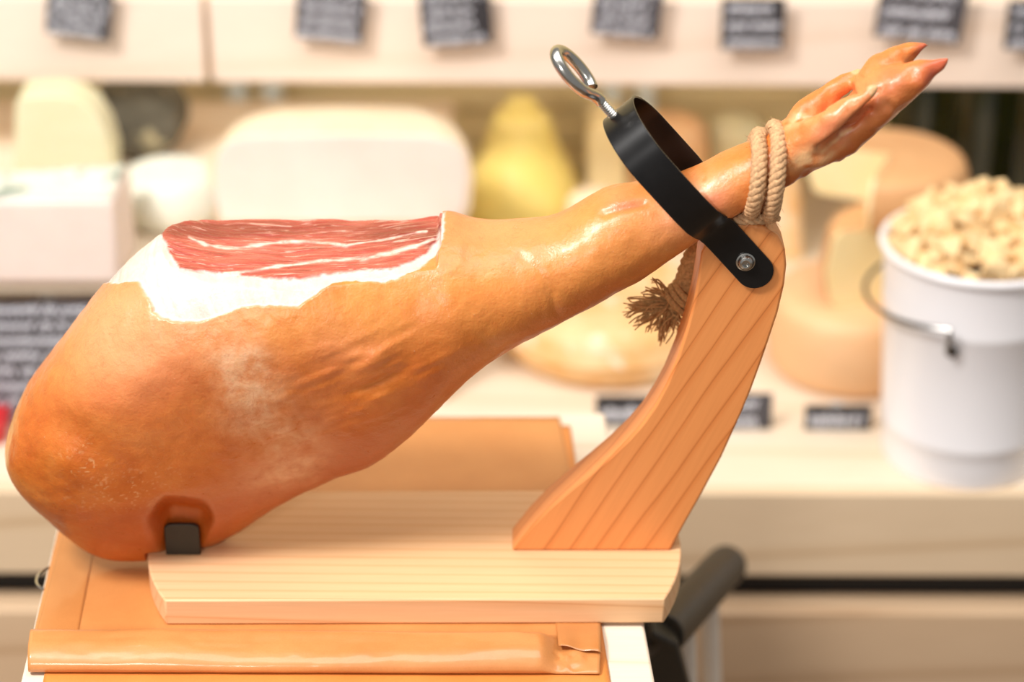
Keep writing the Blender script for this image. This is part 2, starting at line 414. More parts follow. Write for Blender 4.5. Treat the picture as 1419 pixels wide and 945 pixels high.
# ------------------------------------------------------------------ cheeses
def cheese_mat(name, a, b2, scale=14, rough=0.6, sss=0.12, spots=None):
    m, nt, b = nodes(name); v = coords(nt)
    n1 = noise(nt, v, scale, 4, 0.6); r = ramp(nt, [(0.32, a), (0.68, b2)]); nt.links.new(n1, r.inputs[0]); c = r.outputs[0]
    if spots:
        n2 = noise(nt, v, spots[1], 3, 0.6, 0.5); r2 = ramp(nt, [(spots[2], (0, 0, 0, 1)), (spots[2] + 0.1, (1, 1, 1, 1))]); nt.links.new(n2, r2.inputs[0])
        c = mixc(nt, r2.outputs[0], c, spots[0])
    nt.links.new(c, b.inputs['Base Color']); b.inputs['Roughness'].default_value = rough
    b.inputs['Subsurface Weight'].default_value = sss; b.inputs['Subsurface Radius'].default_value = (1, .7, .4); b.inputs['Subsurface Scale'].default_value = 0.008
    bump(nt, b, n1, 0.15, 0.003); return m
K = {
 'pinkwhite': cheese_mat('pinkish white paste', srgb(232, 214, 204), srgb(238, 222, 212)),
 'cream': cheese_mat('cream rind', srgb(238, 212, 176), srgb(244, 226, 196)),
 'tanrind': cheese_mat('tan rind', srgb(236, 190, 142), srgb(244, 208, 164)),
 'brownrind': cheese_mat('brown rind', srgb(206, 152, 102), srgb(222, 172, 120), 10),
 'palegreen': cheese_mat('pale yellow paste', srgb(222, 214, 174), srgb(230, 224, 190)),
 'bloom': cheese_mat('bloomy rind', srgb(214, 216, 200), srgb(226, 226, 214), 16, 0.8, 0.1, (srgb(120, 136, 122), 26, 0.52)),
 'bloom_soft': cheese_mat('soft pale rind', srgb(222, 222, 204), srgb(230, 230, 216), 16, 0.8, 0.1, (srgb(178, 186, 170), 14, 0.60)),
 'grey': cheese_mat('grey mouldy rind', srgb(78, 74, 62), srgb(112, 105, 88), 22, 0.9, 0.0, (srgb(176, 164, 128), 26, 0.6)),
 'yellow': cheese_mat('yellow waxy rind', srgb(234, 212, 112), srgb(240, 222, 142), 8, 0.35),
 'paste': cheese_mat('straw paste', srgb(244, 222, 166), srgb(248, 230, 182)),
 'orangerind': cheese_mat('orange rind', srgb(236, 180, 112), srgb(246, 212, 162), 16, 0.6, 0.1, (srgb(252, 228, 196), 20, 0.55)),
 'peach': cheese_mat('peach rind', srgb(232, 182, 132), srgb(240, 196, 150), 8),
}
def wheel_prof(r, h, rd=0.02, bulge=0.006, n=6):
    p = [(0, 0), (r - rd, 0)]
    for i in range(1, n + 1): a = math.pi / 2 * i / n; p.append((r - rd + rd * math.sin(a), rd - rd * math.cos(a)))
    p.append((r + bulge, h / 2))
    for i in range(0, n + 1): a = math.pi / 2 * i / n; p.append((r - rd + rd * math.cos(a), h - rd + rd * math.sin(a)))
    p.append((0, h)); return p
def cheese(name, label, c, r, h, rind, paste=None, a0=0, a1=2 * math.pi, rd=0.02, cat='cheese', group=None, top=None, bulge=0.006):
    """A wheel, or a sector of one, standing on c; sectors show their paste on the cut faces."""
    e = thing(name, c, label, cat, group)
    g = G().lathe(wheel_prof(r, h, rd, bulge), c, 40, a0, a1)
    if paste is None:
        obj('rind', g, K[rind], e, 0, 2, 50)
    else:
        nf = len(g.f); caps = G(); caps.v = list(g.v); caps.f = g.f[-2:]; g.f = g.f[:-2]
        obj('rind', g, K[rind], e, 0, 2, 50)
        gp = G()
        prof = wheel_prof(r, h, rd, bulge)
        for sgn, a in ((1, a0), (-1, a1)):           # each cut face is a thin solid slice of paste
            d = Vector((math.cos(a), math.sin(a), 0)); nn = Vector((-math.sin(a), math.cos(a), 0)) * sgn
            k = len(prof); vs = [Vector(c) + d * pr + Vector((0, 0, pz)) - nn * 0.0006 for pr, pz in prof] + [Vector(c) + d * pr + Vector((0, 0, pz)) + nn * 0.004 for pr, pz in prof]
            gp.add(vs, [tuple(range(k)), tuple(range(2 * k - 1, k - 1, -1))] + [(i, k + i, k + (i + 1) % k, (i + 1) % k) for i in range(k)])
        obj('cut_face', gp, K[paste], e, 0, 2, 30, weld=False)
    return e
def base_at(px, py, z, depth=0.0):
    p = onZ(px, py, z); return (p[0], p[1] + depth, z)

# big half wheel on the riser: flat cut face to the front
p = base_at(473, 312, ZR); s = mpp(p)
def extrude_cheese(name, label, poly_px, Y, depth, rind, paste, cat='cheese', back=1.0, zb=None):
    """A piece with a flat cut face to the front: outline (pixels on the plane Y) carried back `depth`, narrowing to `back`."""
    P = np.array([onY(a, b, Y) for a, b in poly_px])[:, [0, 2]]; lo = P[:, 1] < P[:, 1].min() + 0.004
    if zb is not None: P[lo, 1] = zb
    c = P.mean(0); zmin = P[:, 1].min()
    e = thing(name, (c[0], Y + depth / 2, zmin), label, cat)
    n = len(P); g = G(); L = 8; vs = []
    for i in range(L + 1):
        t = i / L; ang = t * math.pi / 2
        sc = back + (1 - back) * math.cos(ang); yy = Y + depth * math.sin(ang) if back < 1 else Y + depth * t
        for q in P:
            zq = zmin + (q[1] - zmin) * (0.30 + 0.70 * sc if back < 1 else 1)
            zq = zmin + (q[1] - zmin) * ((0.80 + 0.20 * math.cos(ang)) if back < 1 else 1); vs.append((c[0] + (q[0] - c[0]) * sc, yy, zq))
    fs = [(i * n + k, i * n + (k + 1) % n, (i + 1) * n + (k + 1) % n, (i + 1) * n + k) for i in range(L) for k in range(n)]
    fs.append(tuple(range(L * n, L * n + n)))
    vs2 = vs
    g.add(vs2, fs + [tuple(range(n - 1, -1, -1))])
    obj('rind', g, K[rind], e, 0, 2, 60)
    gp = G(); Q = c + (P - c) * 0.965 + np.array([0, 0.002])
    gp.wall([tuple(q) for q in Q], Y - 0.003, Y + 0.001)
    obj('cut_face', gp, K[paste], e, 0.002, 2, 40)
    return e
YB = onZ(473, 312, ZR)[1]
extrude_cheese('half_cheese', 'large half wheel with broad pinkish white cut face behind the carved top of the ham',
    [(300, 312), (292, 285), (291, 240), (296, 212), (310, 196), (340, 188), (480, 186), (600, 188), (636, 196), (650, 212), (656, 245), (652, 290), (640, 312)], YB, 0.13, 'cream', 'pinkwhite', back=0.42, zb=ZR + 0.0005)
# blue-veined wedge at the left
yb1 = onZ(80, 394, ZR)[1]
e = thing('blue_cheese_block', (-0.45, yb1, ZR), 'white block of blue mould cheese on the riser at the left edge', 'cheese')
xa, xb = onY(-120, 390, yb1)[0], onY(166, 390, yb1)[0]; zt1 = onY(100, 277, yb1)[2]
x2 = onY(196, 380, yb1 + 0.11)[0]
g = G().slab([(xa, yb1), (xb, yb1), (x2, yb1 + 0.095), (xa, yb1 + 0.055)], ZR, zt1)
obj('paste', g, K['pinkwhite'], e, 0.006, 3)
g = G().slab([(xa + 0.004, yb1 + 0.003), (xb - 0.003, yb1 + 0.003), (x2 - 0.004, yb1 + 0.091), (xa + 0.004, yb1 + 0.052)], zt1 - 0.002, zt1 + 0.004)
obj('mouldy_top', g, K['bloom'], e, 0.003, 2)
# pale yellow standing piece behind it
yb2 = yb1 + 0.16
extrude_cheese('cheese_piece', 'tall pale yellow cheese piece with a rounded shoulder behind the blue cheese',
    [(22, 345), (22, 143), (28, 134), (80, 131), (108, 137), (130, 152), (147, 180), (158, 215), (162, 345)], yb2, 0.05, 'palegreen', 'palegreen', zb=ZR + 0.0005)
# grey mouldy wheel standing on edge
rr = 0.056; c = onZ(190, 166, ZR + rr); YM = min(c[1], 1.10)
e = thing('mouldy_cheese', (c[0], YM, ZR), 'dark grey mouldy round cheese leaning behind the pale yellow piece', 'cheese')
g = G().lathe([(0, 0.03), (rr * 0.55, 0.034), (rr * 0.9, 0.027), (rr, 0.01), (rr, -0.02), (rr * 0.92, -0.035), (0, -0.038)], (c[0], YM + 0.02, ZR + rr), 40, axis=(0, -1, 0.12))
vv = np.array(g.v); vv += (np.stack([vnoise(vv * 60, k) for k in range(3)], -1)) * 0.004; g.v = [tuple(q) for q in vv]
obj('rind', g, K['grey'], e)
cheese('washed_rind_cheese', 'small pale green cheese wheel with grey top, left of the carved ham face', base_at(228, 335, ZR, 0.065), 0.058, 0.062, 'bloom_soft', rd=0.02, bulge=0.004)
g = None
# pear shaped provolone
YP = 1.05
c = onY(722, 330, YP); zt_ = onY(715, 147, YP)[2]; hh = zt_ - ZC; s = mpp(c)
e = thing('pear_cheese', (c[0], YP, ZC), 'yellow pear shaped cheese standing behind the ham shank', 'cheese')
prof = [(0, 0), (0.035, 0.001), (0.058, 0.012), (0.066, 0.04), (0.066, 0.07), (0.060, 0.098), (0.050, 0.122), (0.040, 0.142), (0.034, 0.158), (0.031, 0.172), (0.028, 0.184), (0.020, 0.193), (0, 0.196)]
prof = [(a * 1.2 if b < 0.15 else a * 1.28, b * hh / 0.196) for a, b in prof]
obj('waxed_body', G().lathe(prof, (c[0], YP, ZC), 40), K['yellow'], e, subsurf=1)
obj('knob', G().lathe([(0, 0), (0.016, 0.0), (0.021, 0.006), (0.018, 0.014), (0, 0.017)], (c[0], YP, ZC + hh - 0.006), 24), K['yellow'], e)
cheese('white_cheese', 'low white cheese in front of the yellow pear shaped cheese', (onY(822, 330, 0.975)[0], 0.975, ZC), 0.034, onY(800, 262, 0.975)[2] - ZC - 0.004, 'cream', rd=0.02, bulge=0.003)
extrude_cheese('cheese_wedge', 'upright pale straw wedge left of the tan cheese, behind the clamp ring',
    [(816, 345), (814, 190), (822, 172), (850, 170), (866, 180), (870, 345)], 1.06, 0.07, 'paste', 'paste', zb=ZC + 0.0005)
cheese('cheese_half', 'tan orange round cheese seen through and behind the clamp ring', (onY(925, 330, 1.08)[0], 1.10, ZC), 0.048, onY(925, 185, 1.05)[2] - ZC, 'peach', rd=0.025)
cheese('cheese_round', 'greenish yellow round cheese behind the shank, left of the rope', (onY(1020, 330, 1.12)[0], 1.17, ZC), 0.040, onY(1016, 190, 1.1)[2] - ZC, 'palegreen', rd=0.03)
extrude_cheese('ochre_cheese_piece', 'ochre cheese piece behind the top of the wooden post',
    [(1052, 350), (1052, 245), (1062, 232), (1095, 232), (1108, 245), (1112, 350)], 1.03, 0.07, 'yellow', 'orangerind', zb=ZC + 0.0005)
# big wheel on the counter behind the post
pc = base_at(845, 549, ZC); s = mpp(pc)
rw = 0.128
cheese('whole_cheese', 'broad cream and orange cheese wheel lying on the counter behind the hanging rope tail', (pc[0], pc[1] + rw, ZC), rw, 0.074, 'orangerind', rd=0.03, bulge=0.004)
# stack at the right
pc = base_at(1195, 560, ZC); r12 = 0.10
cheese('whole_cheese', 'peach coloured wheel at the bottom of the stack, left of the white bucket', (pc[0], pc[1] + r12, ZC), r12, 0.098, 'peach', rd=0.02)
z13 = ZC + 0.0985
p13 = onZ(1150, 432, z13)
cheese('cut_cheese', 'small cut cheese with straw face in the middle of the stack by the bucket', (p13[0] + 0.075, p13[1] + 0.035, z13), 0.078, 0.092, 'brownrind', 'paste', R(-18), R(197), 0.012)
z14 = z13 + 0.0925
p14 = onY(1215, 325, p13[1] + 0.02)
cheese('cut_cheese', 'large cut cheese with brown rind on top of the stack, below the hoof', (p14[0] + 0.02, p14[1] + 0.075, z14), 0.090, onY(1240, 250, p14[1] + 0.0)[2] - z14, 'brownrind', 'paste', R(-112), R(160), 0.016)

# ------------------------------------------------------------------ dark bottles behind, right
M['bottle'] = plain('dark green glass', (0.012, 0.016, 0.004, 1), 0.12, 0, 0.3, 20, 0, 0, 0.3)
M['bottle2'] = plain('olive glass', (0.10, 0.115, 0.012, 1), 0.15, 0, 0.3, 20, 0, 0, 0.3)
bl = [(1256, 1.12, 'bottle', 'dark bottle right behind the hoof tips of the ham'), (1303, 1.20, 'bottle2', 'olive bottle behind the stacked cheeses, second from left'),
      (1340, 1.12, 'bottle', 'dark bottle behind the right side of the brown rind cheese'), (1388, 1.20, 'bottle2', 'olive bottle above the cheese chunks in the bucket'),
      (1424, 1.12, 'bottle', 'dark bottle at the right edge behind the bucket')]
for i, (px, Y, mt, lab) in enumerate(bl):
    c = onY(px, 250, Y); hh = FT - 0.045 - ZC
    e = thing('bottle', (c[0], Y, ZC), lab, 'bottle', 'bottles at the back of the counter')
    obj('bottle_body', G().lathe([(0, 0), (0.030, 0), (0.034, 0.004), (0.034, hh * 0.62), (0.030, hh * 0.7), (0.016, hh * 0.80), (0.0135, hh * 0.86), (0.0135, hh * 0.95), (0, hh * 0.95)], (c[0], Y, ZC), 28), M[mt], e)
    obj('bottle_cap', G().lathe([(0.0145, hh * 0.90), (0.015, hh * 0.91), (0.015, hh * 0.985), (0.013, hh), (0, hh)], (c[0], Y, ZC), 20), M['gap'], e)

# ------------------------------------------------------------------ bucket with cheese chunks
BX = 1349
pf = onZ(BX, 680, ZC); rb = 0.087
bc = (pf[0], pf[1] + rb, ZC)
rt = 0.106
zr = onY(BX, 393, bc[1] - rt)[2]; bh = zr - ZC
bk = thing('bucket', bc, 'white enamel bucket full of cheese chunks on the counter at the right', 'bucket')
prof = [(0, 0.004), (rb - 0.004, 0.004), (rb - 0.003, 0.0), (rb, 0.001), (rb + 0.001, 0.006)]
def wallr(t): return rb + (rt - 0.004 - rb) * t
for t, dr in [(0.10, 0), (0.165, 0), (0.175, 0.001), (0.19, 0.001), (0.20, 0), (0.5, 0), (0.70, 0), (0.71, 0.0009), (0.725, 0.0009), (0.735, 0), (0.93, 0)]:
    prof.append((wallr(t) + dr, bh * t))
for k in range(9):
    a = R(-110) + R(290) * k / 8; prof.append((rt - 0.0035 + 0.0045 * math.cos(a), bh - 0.0045 + 0.0045 * math.sin(a)))
for t in (0.93, 0.5, 0.05): prof.append((wallr(t) - 0.002, bh * t))
prof.append((0, bh * 0.05))
obj('pail', G().lathe(prof, bc, 96), M['white'], bk, 0, 2, 50)
# wire bail resting round the left side
zh = onY(1310, 458, bc[1] - rt)[2]
fa = Vector((onY(1319, 480, bc[1] - rt)[0], 0, 0)); ang0 = math.atan2(-math.sqrt(max(1e-6, 1 - ((fa.x - bc[0]) / rt) ** 2)), (fa.x - bc[0]) / rt)
path = []
zear = onY(1320, 497, bc[1] - rt)[2]
a = ang0; rr = rt + 0.004
P0 = Vector((bc[0] + rr * math.cos(a), bc[1] + rr * math.sin(a), 0))
for k, (dr, z) in enumerate([(-0.004, zear), (0.003, zear + 0.002), (0.006, zear + 0.008), (0.007, zh - 0.006), (0.009, zh)]):
    path.append((bc[0] + (rt + dr) * math.cos(a), bc[1] + (rt + dr) * math.sin(a), z))
for k in range(1, 25):
    aa = a - math.pi * k / 25; e_ = 0.0085 + 0.003 * math.sin(math.pi * k / 25)
    path.append((bc[0] + (rt + e_) * math.cos(aa), bc[1] + (rt + e_) * math.sin(aa), zh - 0.012 * math.sin(math.pi * k / 25)))
aa = a - math.pi
for dr, z in [(0.009, zh), (0.006, zear + 0.008), (-0.004, zear)]: path.append((bc[0] + (rt + dr) * math.cos(aa), bc[1] + (rt + dr) * math.sin(aa), z))
obj('bail_handle', G().tube(path, 0.0027, 8), M['wire'], bk)
for aa in (a, a - math.pi):
    d = Vector((math.cos(aa), math.sin(aa), 0)); cpt = Vector(bc) + d * (wallr((zear - ZC) / bh) - 0.001) + Vector((0, 0, zear - ZC))
    obj('handle_ear', G().lathe([(0, 0), (0.0075, 0), (0.0065, 0.003), (0, 0.0045)], cpt, 20, axis=d), M['black'], bk)
M['chunk'] = cheese_mat('hard cheese crumb', srgb(232, 194, 136), srgb(242, 214, 166), 60, 0.7, 0.1)
def chunk_mesh(seed):
    rnd = random.Random(seed); bm = bmesh.new()
    for _ in range(16):
        v = Vector((rnd.gauss(0, 1), rnd.gauss(0, 1), rnd.gauss(0, 1))).normalized()
        v = Vector((max(-.62, min(.62, v.x)) * rnd.uniform(.9, 1.5), max(-.6, min(.6, v.y)) * rnd.uniform(.9, 1.3), max(-.55, min(.55, v.z)) * 1.3)); bm.verts.new(v)
    r = bmesh.ops.convex_hull(bm, input=bm.verts); 
    bmesh.ops.delete(bm, geom=[x for x in r['geom_interior'] if isinstance(x, bmesh.types.BMVert)], context='VERTS')
    me = bpy.data.meshes.new('cheese_chunk'); bm.to_mesh(me); bm.free(); me.materials.append(M['chunk']); return me
cms = [chunk_mesh(s) for s in range(8)]
first = None; spots = []
rnd = random.Random(3)
tries = 0
while len(spots) < 130 and tries < 40000:
    tries += 1
    rad = math.sqrt(rnd.random()) * (rt - 0.013); aa = rnd.random() * 2 * math.pi
    x, y = rad * math.cos(aa), rad * math.sin(aa)
    surf = bh - 0.008 + 0.052 * max(0, 1 - (rad / (rt - 0.01)) ** 2) + 0.010 * math.sin(x * 60 + 1) * math.cos(y * 55) * max(0, 1 - (rad / rt) ** 3)
    layer = rnd.choice((0, 0, 1))
    z = surf - layer * 0.014 + rnd.uniform(-0.003, 0.003)
    s = rnd.uniform(0.0125, 0.0195)
    if rad + s * 0.8 > wallr(0.95) - 0.003: continue
    if all((x - q[0]) ** 2 + (y - q[1]) ** 2 + ((z - q[2]) * 1.2) ** 2 > (0.60 * (s + q[3])) ** 2 for q in spots): spots.append((x, y, z, s))
for i, (x, y, z, s) in enumerate(spots):
    o = bpy.data.objects.new('cheese_chunk', cms[i % 8]) if i < 8 else protos[i % 8].copy()
    if i == 0: protos = []
    if i < 8: protos.append(o)
    COL.objects.link(o)
    o.location = (bc[0] + x, bc[1] + y, ZC + z); o.scale = (s * rnd.uniform(.9, 1.2), s, s * rnd.uniform(.85, 1.1))
    o.rotation_euler = (rnd.random() * 6, rnd.random() * 6, rnd.random() * 6)
    tag(o, 'rough straw coloured chunk of hard cheese heaped in the white bucket', 'cheese chunk', 'cheese chunks heaped in the white bucket')

# ------------------------------------------------------------------ table
tb = thing('side_table', (0, 0.0, 0), 'pale wooden table carrying the kraft paper and the ham stand', 'table')
cor = [onZ(28 - 0.235 * 70, 1015, ZT), onZ(908 + 0.185 * 70, 1015, ZT), onZ(838, 571, ZT), onZ(116, 571, ZT)]
obj('tabletop', G().slab([q[:2] for q in cor], ZT - 0.028, ZT), M['table'], tb, 0.003)
ins = lambda q, k=0.06: (q[0] - math.copysign(k, q[0] - 0.0), q[1] + (k if q[1] < 0 else -k))
fr = [ins(q) for q in cor]
for q in fr: obj('leg', G().box(q[0] - 0.025, q[0] + 0.025, q[1] - 0.025, q[1] + 0.025, 0, ZT - 0.028), M['table'], tb, 0.003)
obj('apron', G().slab([q for q in fr], ZT - 0.10, ZT - 0.0281), M['table'], tb, 0.003)
pr = onZ(78, 800, ZT + 0.002); rg = 0.017
obj('pull_ring', G().tube([(pr[0] + rg * math.cos(t), pr[1] + rg * 1.15 * math.sin(t), ZT + 0.0012) for t in np.linspace(0, 2 * math.pi, 37)[:-1]], 0.0011, 8, True), M['zinc'], tb)

# ------------------------------------------------------------------ folding trolley with black grip beside the table
tl = thing('folding_trolley', (0.24, 0.1, 0), 'black tubular trolley handle with chrome rods, at the right side of the table', 'trolley')
h1 = onY(1004, 786, 0.30); h2 = onY(925, 872, 0.085)
ax = (Vector(h1) - Vector(h2)).normalized()
gp = G().tube([Vector(h2) - ax * 0.02, h2, h1, Vector(h1) + ax * 0.012, Vector(h1) + ax * 0.016], [0.0205, 0.0210, 0.0215, 0.0205, 0.016], 28)
obj('grip', gp, M['black2'], tl, 0.0015)
for t, l2 in ((0.30, (0.006, -0.012)), (0.72, (0.03, -0.015))):
    q = Vector(h2).lerp(Vector(h1), t); b = Vector((q.x + 0.045, q.y - 0.02, 0.0))
    obj('chrome_rod', G().tube([q - Vector((0, 0, 0.012)), q.lerp(b, 0.5), b], 0.0095, 16), M['rod'], tl)
q0 = Vector(h2) - ax * 0.03
br = [onY(903, 862, 0.06), onY(938, 880, 0.06), onY(970, 1000, 0.06), onY(912, 1000, 0.06), onY(897, 905, 0.06), onY(916, 884, 0.06), onY(898, 872, 0.06)]
obj('bracket', G().wall([(q[0], q[2]) for q in br], 0.045, 0.075), M['black2'], tl, 0.003)
bb = onY(940, 980, 0.06)
obj('lower_post', G().box(bb[0] - 0.016, bb[0] + 0.016, 0.046, 0.074, 0, bb[2]), M['black2'], tl, 0.003)

# ------------------------------------------------------------------ kraft paper
def sheet(name, corners_px, z, mat, label, dz=0.0006, seed=0, waves=0.0006, front_roll=None, cat='paper'):
    """corners: back-left, back-right, front-right, front-left pixels on the table plane"""
    C = [onZ(a, b, z) for a, b in corners_px]
    nx, ny = 90, 60; vs = []
    for j in range(ny + 1):
        v = j / ny
        for i in range(nx + 1):
            u = i / nx
            p = (C[0] * (1 - u) + C[1] * u) * (1 - v) + (C[3] * (1 - u) + C[2] * u) * v
            vs.append(p)
    V = np.array(vs); V[:, 2] += np.maximum(0, vnoise(V * 25 + 3, seed)) * waves
    return V, nx, ny
def grid_faces(nx, ny): return [(j * (nx + 1) + i, (j + 1) * (nx + 1) + i, (j + 1) * (nx + 1) + i + 1, j * (nx + 1) + i + 1) for j in range(ny) for i in range(nx)]
def solid_sheet(name, V, nx, ny, mat, th=0.0005):
    g = G(); g.add(V, grid_faces(nx, ny))
    o = obj(name, g, mat, None, weld=False)
    so = o.modifiers.new('thickness', 'SOLIDIFY'); so.thickness = th; so.offset = 1
    return o
V, nx, ny = sheet('under', [(128, 590), (790, 590), (848, 958), (52, 985)], ZT + 0.0012, None, '', seed=4)
V[:, 2] = np.minimum(V[:, 2], ZT + 0.0019)
o = solid_sheet('kraft_paper', V, nx, ny, M['paper_under']); tag(o, 'orange kraft paper sheet lying flat under the folded sheet', 'paper')
# folded upper sheet: flat, then a puffed fold rolling down at the front
C = [onZ(118, 578, ZT + 0.003), onZ(775, 578, ZT + 0.003), onZ(833, 880, ZT + 0.003), onZ(48, 872, ZT + 0.003)]
nx, nv = 170, 40
yl = onZ(40, 936, ZT + 0.001); yr_ = onZ(831, 938, ZT + 0.001)
prof = []
for k in range(nv + 1):
    t = k / nv; prof.append((t * t * (3 - 2 * t) * 0.0 + t, 0.0))
roll = []                                          # (fraction from fold start to front, height)
for a in np.linspace(0, 1, 14): roll.append((a * 0.42, 0.0180 * sstep(-0.15, 1.1, a) - 0.0002))
for a in np.linspace(0, 1, 6)[1:]: roll.append((0.42 + 0.20 * a, 0.0176 - 0.0008 * a * a))
for a in np.linspace(0, math.pi / 2, 20)[1:]: roll.append((0.62 + 0.38 * math.sin(a), 0.0040 + 0.0128 * math.cos(a)))
for a in np.linspace(0, 1, 6)[1:]: roll.append((1.0 - 0.06 * a * a, 0.0045 * (1 - a)))
for a in np.linspace(0, 1, 5)[1:]: roll.append((0.94 - 0.5 * a, 0.0008))
rows_ = []
rng = np.linspace(0, 1, nx + 1)
for t in np.linspace(0, 1, 42):
    rows_.append([(C[0] * (1 - u) + C[1] * u) * (1 - t) + (C[3] * (1 - u) + C[2] * u) * t for u in rng])
for fr_, hgt in roll[1:]:
    row = []
    for u in rng:
        a = C[3] * (1 - u) + C[2] * u; b = np.array(yl) * (1 - u) + np.array(yr_) * u
        p = a * (1 - fr_) + b * fr_
        crush = sstep(0.89, 0.93, u) * 0.72
        hh_ = hgt * (1 - crush) * (1 + 0.015 * math.sin(u * 9) + 0.012 * math.sin(u * 31 + 1))
        p = p.copy(); p[2] = ZT + 0.0021 + max(0.0, hh_)
        p[1] += crush * 0.004 * math.sin(fr_ * 9)
        row.append(p)
    rows_.append(row)
V = np.array(rows_).reshape(-1, 3)
mk = sstep(0.2, 0.6, (V[:, 2] - ZT) / 0.01)
V[:, 2] += (np.abs(vnoise(V * np.array([40, 90, 90]), 5)) * 0.0006 + vnoise(V * np.array([14, 40, 40]), 15) * 0.0012 * mk + np.abs(vnoise(V * np.array([160, 200, 200]), 9)) * 0.0002) * (0.3 + mk)
cr = sstep(0.02, 0, np.abs(V[:, 0] - onZ(790, 900, ZT)[0]))
V[:, 2] += cr * mk * (0.3 + vnoise(V * 160, 12)) * 0.0025
V[:, 2] = np.maximum(V[:, 2], ZT + 0.0021)
bx_l, bx_r = onZ(190, 800, ZT)[0], onZ(960, 800, ZT)[0]
under = (V[:, 0] > bx_l) & (V[:, 0] < bx_r) & (V[:, 1] > onZ(500, 868, ZT)[1]) & (V[:, 1] < onZ(500, 690, ZBB)[1] + 0.02)
V[under, 2] = np.minimum(V[under, 2], ZBB - 0.0008)
kp = thing('folded_kraft_paper', (-0.1, -0.1, ZT), 'large waxed brown kraft paper with puffed front fold under the ham stand', 'paper')
o = solid_sheet('paper_sheet', V, nx, len(rows_) - 1, M['paper'], 0.0004); attach(o, kp)
# doubled strip along the left side and the small creased flap at the right end of the fold
def strip(px4, z, name, seed, lift=0.0003, n1=14, n2=40):
    Q = [onZ(a, b, z) for a, b in px4]; vs = []
    for j in range(n2 + 1):
        v = j / n2
        for i in range(n1 + 1):
            u = i / n1; vs.append((Q[0] * (1 - u) + Q[1] * u) * (1 - v) + (Q[3] * (1 - u) + Q[2] * u) * v)
    V = np.array(vs); V[:, 2] += np.abs(vnoise(V * 60, seed)) * lift
    o = solid_sheet(name, V, n1, n2, M['paper_fold'], 0.0004); attach(o, kp); return o
strip([(108, 660), (150, 660), (106, 890), (47, 888)], ZT + 0.0036, 'doubled_edge', 3)
Q = [onZ(770, 862, ZBB - 0.0005), onZ(832, 862, ZBB - 0.0005), onZ(833, 905, ZT + 0.010), onZ(774, 895, ZT + 0.0125)]
vs = []
for j in range(13):
    v = j / 12
    for i in range(13):
        u = i / 12; p = (Q[0] * (1 - u) + Q[1] * u) * (1 - v) + (Q[3] * (1 - u) + Q[2] * u) * v
        p = p.copy(); p[2] = max(p[2], ZT + 0.004) + 0.002 * math.sin(v * 3.1) * u + 0.0012 * math.sin(u * 9) * v; vs.append(p)
o = solid_sheet('crumpled_flap', np.array(vs), 12, 12, M['paper_fold'], 0.0004); attach(o, kp)

# ------------------------------------------------------------------ ham stand
st = thing('ham_stand', (0.0, -0.01, ZBB), 'wooden ham stand with curved post and black clamp, holding the cured ham', 'ham stand')
fl, fr2 = onZ(228, 832, ZB), onZ(921, 830, ZB); bl_, brr = onZ(262, 681, ZB), onZ(902, 679, ZB)
poly = [fl[:2]]
for t in np.linspace(0, 1, 9)[1:-1]: pass
def arc(a, b, s, side):
    out = []
    for t in np.linspace(0, 1, 13):
        p = a * (1 - t) + b * t; out.append((p[0] + side * s * (1 - (2 * t - 1) ** 2), p[1]))
    return out
left = arc(bl_, fl, 0.024, -1); right = arc(fr2, brr, 0.020, 1)
poly = left + right
obj('base_board', G().slab(poly, ZBB, ZB), M['board'], st, 0.0015)
front = [(709, 763), (735, 731), (760, 705), (790, 679), (820, 655), (848, 631), (872, 608), (892, 585), (908, 562), (924, 532), (939, 495), (952, 455), (962, 415), (968, 380), (972, 350), (984, 328), (1003, 314), (1030, 309), (1058, 314), (1078, 327), (1088, 346), (1090, 368), (1087, 395), (1078, 434), (1066, 470), (1054, 505), (1042, 538), (1028, 572), (1000, 634), (972, 686), (948, 728), (935, 752), (930, 763)]
pts = [onY(a, b, POST_Y) for a, b in front]
pz = [(q[0], max(q[2], ZB) if i not in (0, len(pts) - 1) else ZB) for i, q in enumerate(pts)]
obj('post', G().wall(pz, POST_Y, POST_Y + 0.036), M['post'], st, 0.0022, 3)

# clamp strap: a U of flat steel around the shank, bolted to both faces of the post
PHI = R(41)
A_ = Vector((math.cos(PHI), 0, math.sin(PHI))); D_ = Vector((-math.sin(PHI), 0, math.cos(PHI)))
BO = Vector(onY(1033, 362, POST_Y - 0.003)); BO.y = POST_Y + 0.018          # on the bolt's axis, mid post
yf = 0.0205
LT = 0.158; RQ = 0.043
path = [(-0.012, -yf), (0.0, -yf), (0.02, -yf), (0.034, -yf - 0.001), (0.042, -yf - 0.005), (0.049, -yf - 0.013), (0.058, -yf - 0.0195), (0.072, -RQ + 0.0005), (0.09, -RQ), (0.105, -RQ)]
pc_ = LT - RQ
for k in range(1, 24):
    t = math.pi * k / 24; path.append((pc_ + RQ * math.sin(t), -RQ * math.cos(t)))
path += [(p, -q) for p, q in path[:10][::-1]]
g = G(); hw = 0.0152; thk = 0.0022; vs = []
m = len(path)
for i in range(m):
    a = path[max(0, i - 1)]; b = path[min(m - 1, i + 1)]; d = math.hypot(b[0] - a[0], b[1] - a[1])
    n_ = (-(b[1] - a[1]) / d, (b[0] - a[0]) / d)
    for off in (-thk / 2, thk / 2):
        for s in (-1, 1):
            vs.append(BO + D_ * (path[i][0] + n_[0] * off) + Vector((0, path[i][1] + n_[1] * off, 0)) + A_ * hw * s)
fs = []
for i in range(m - 1):
    a, b = i * 4, i * 4 + 4
    fs += [(a, a + 1, b + 1, b), (a + 2, b + 2, b + 3, a + 3), (a, b, b + 2, a + 2), (a + 1, a + 3, b + 3, b + 1)]
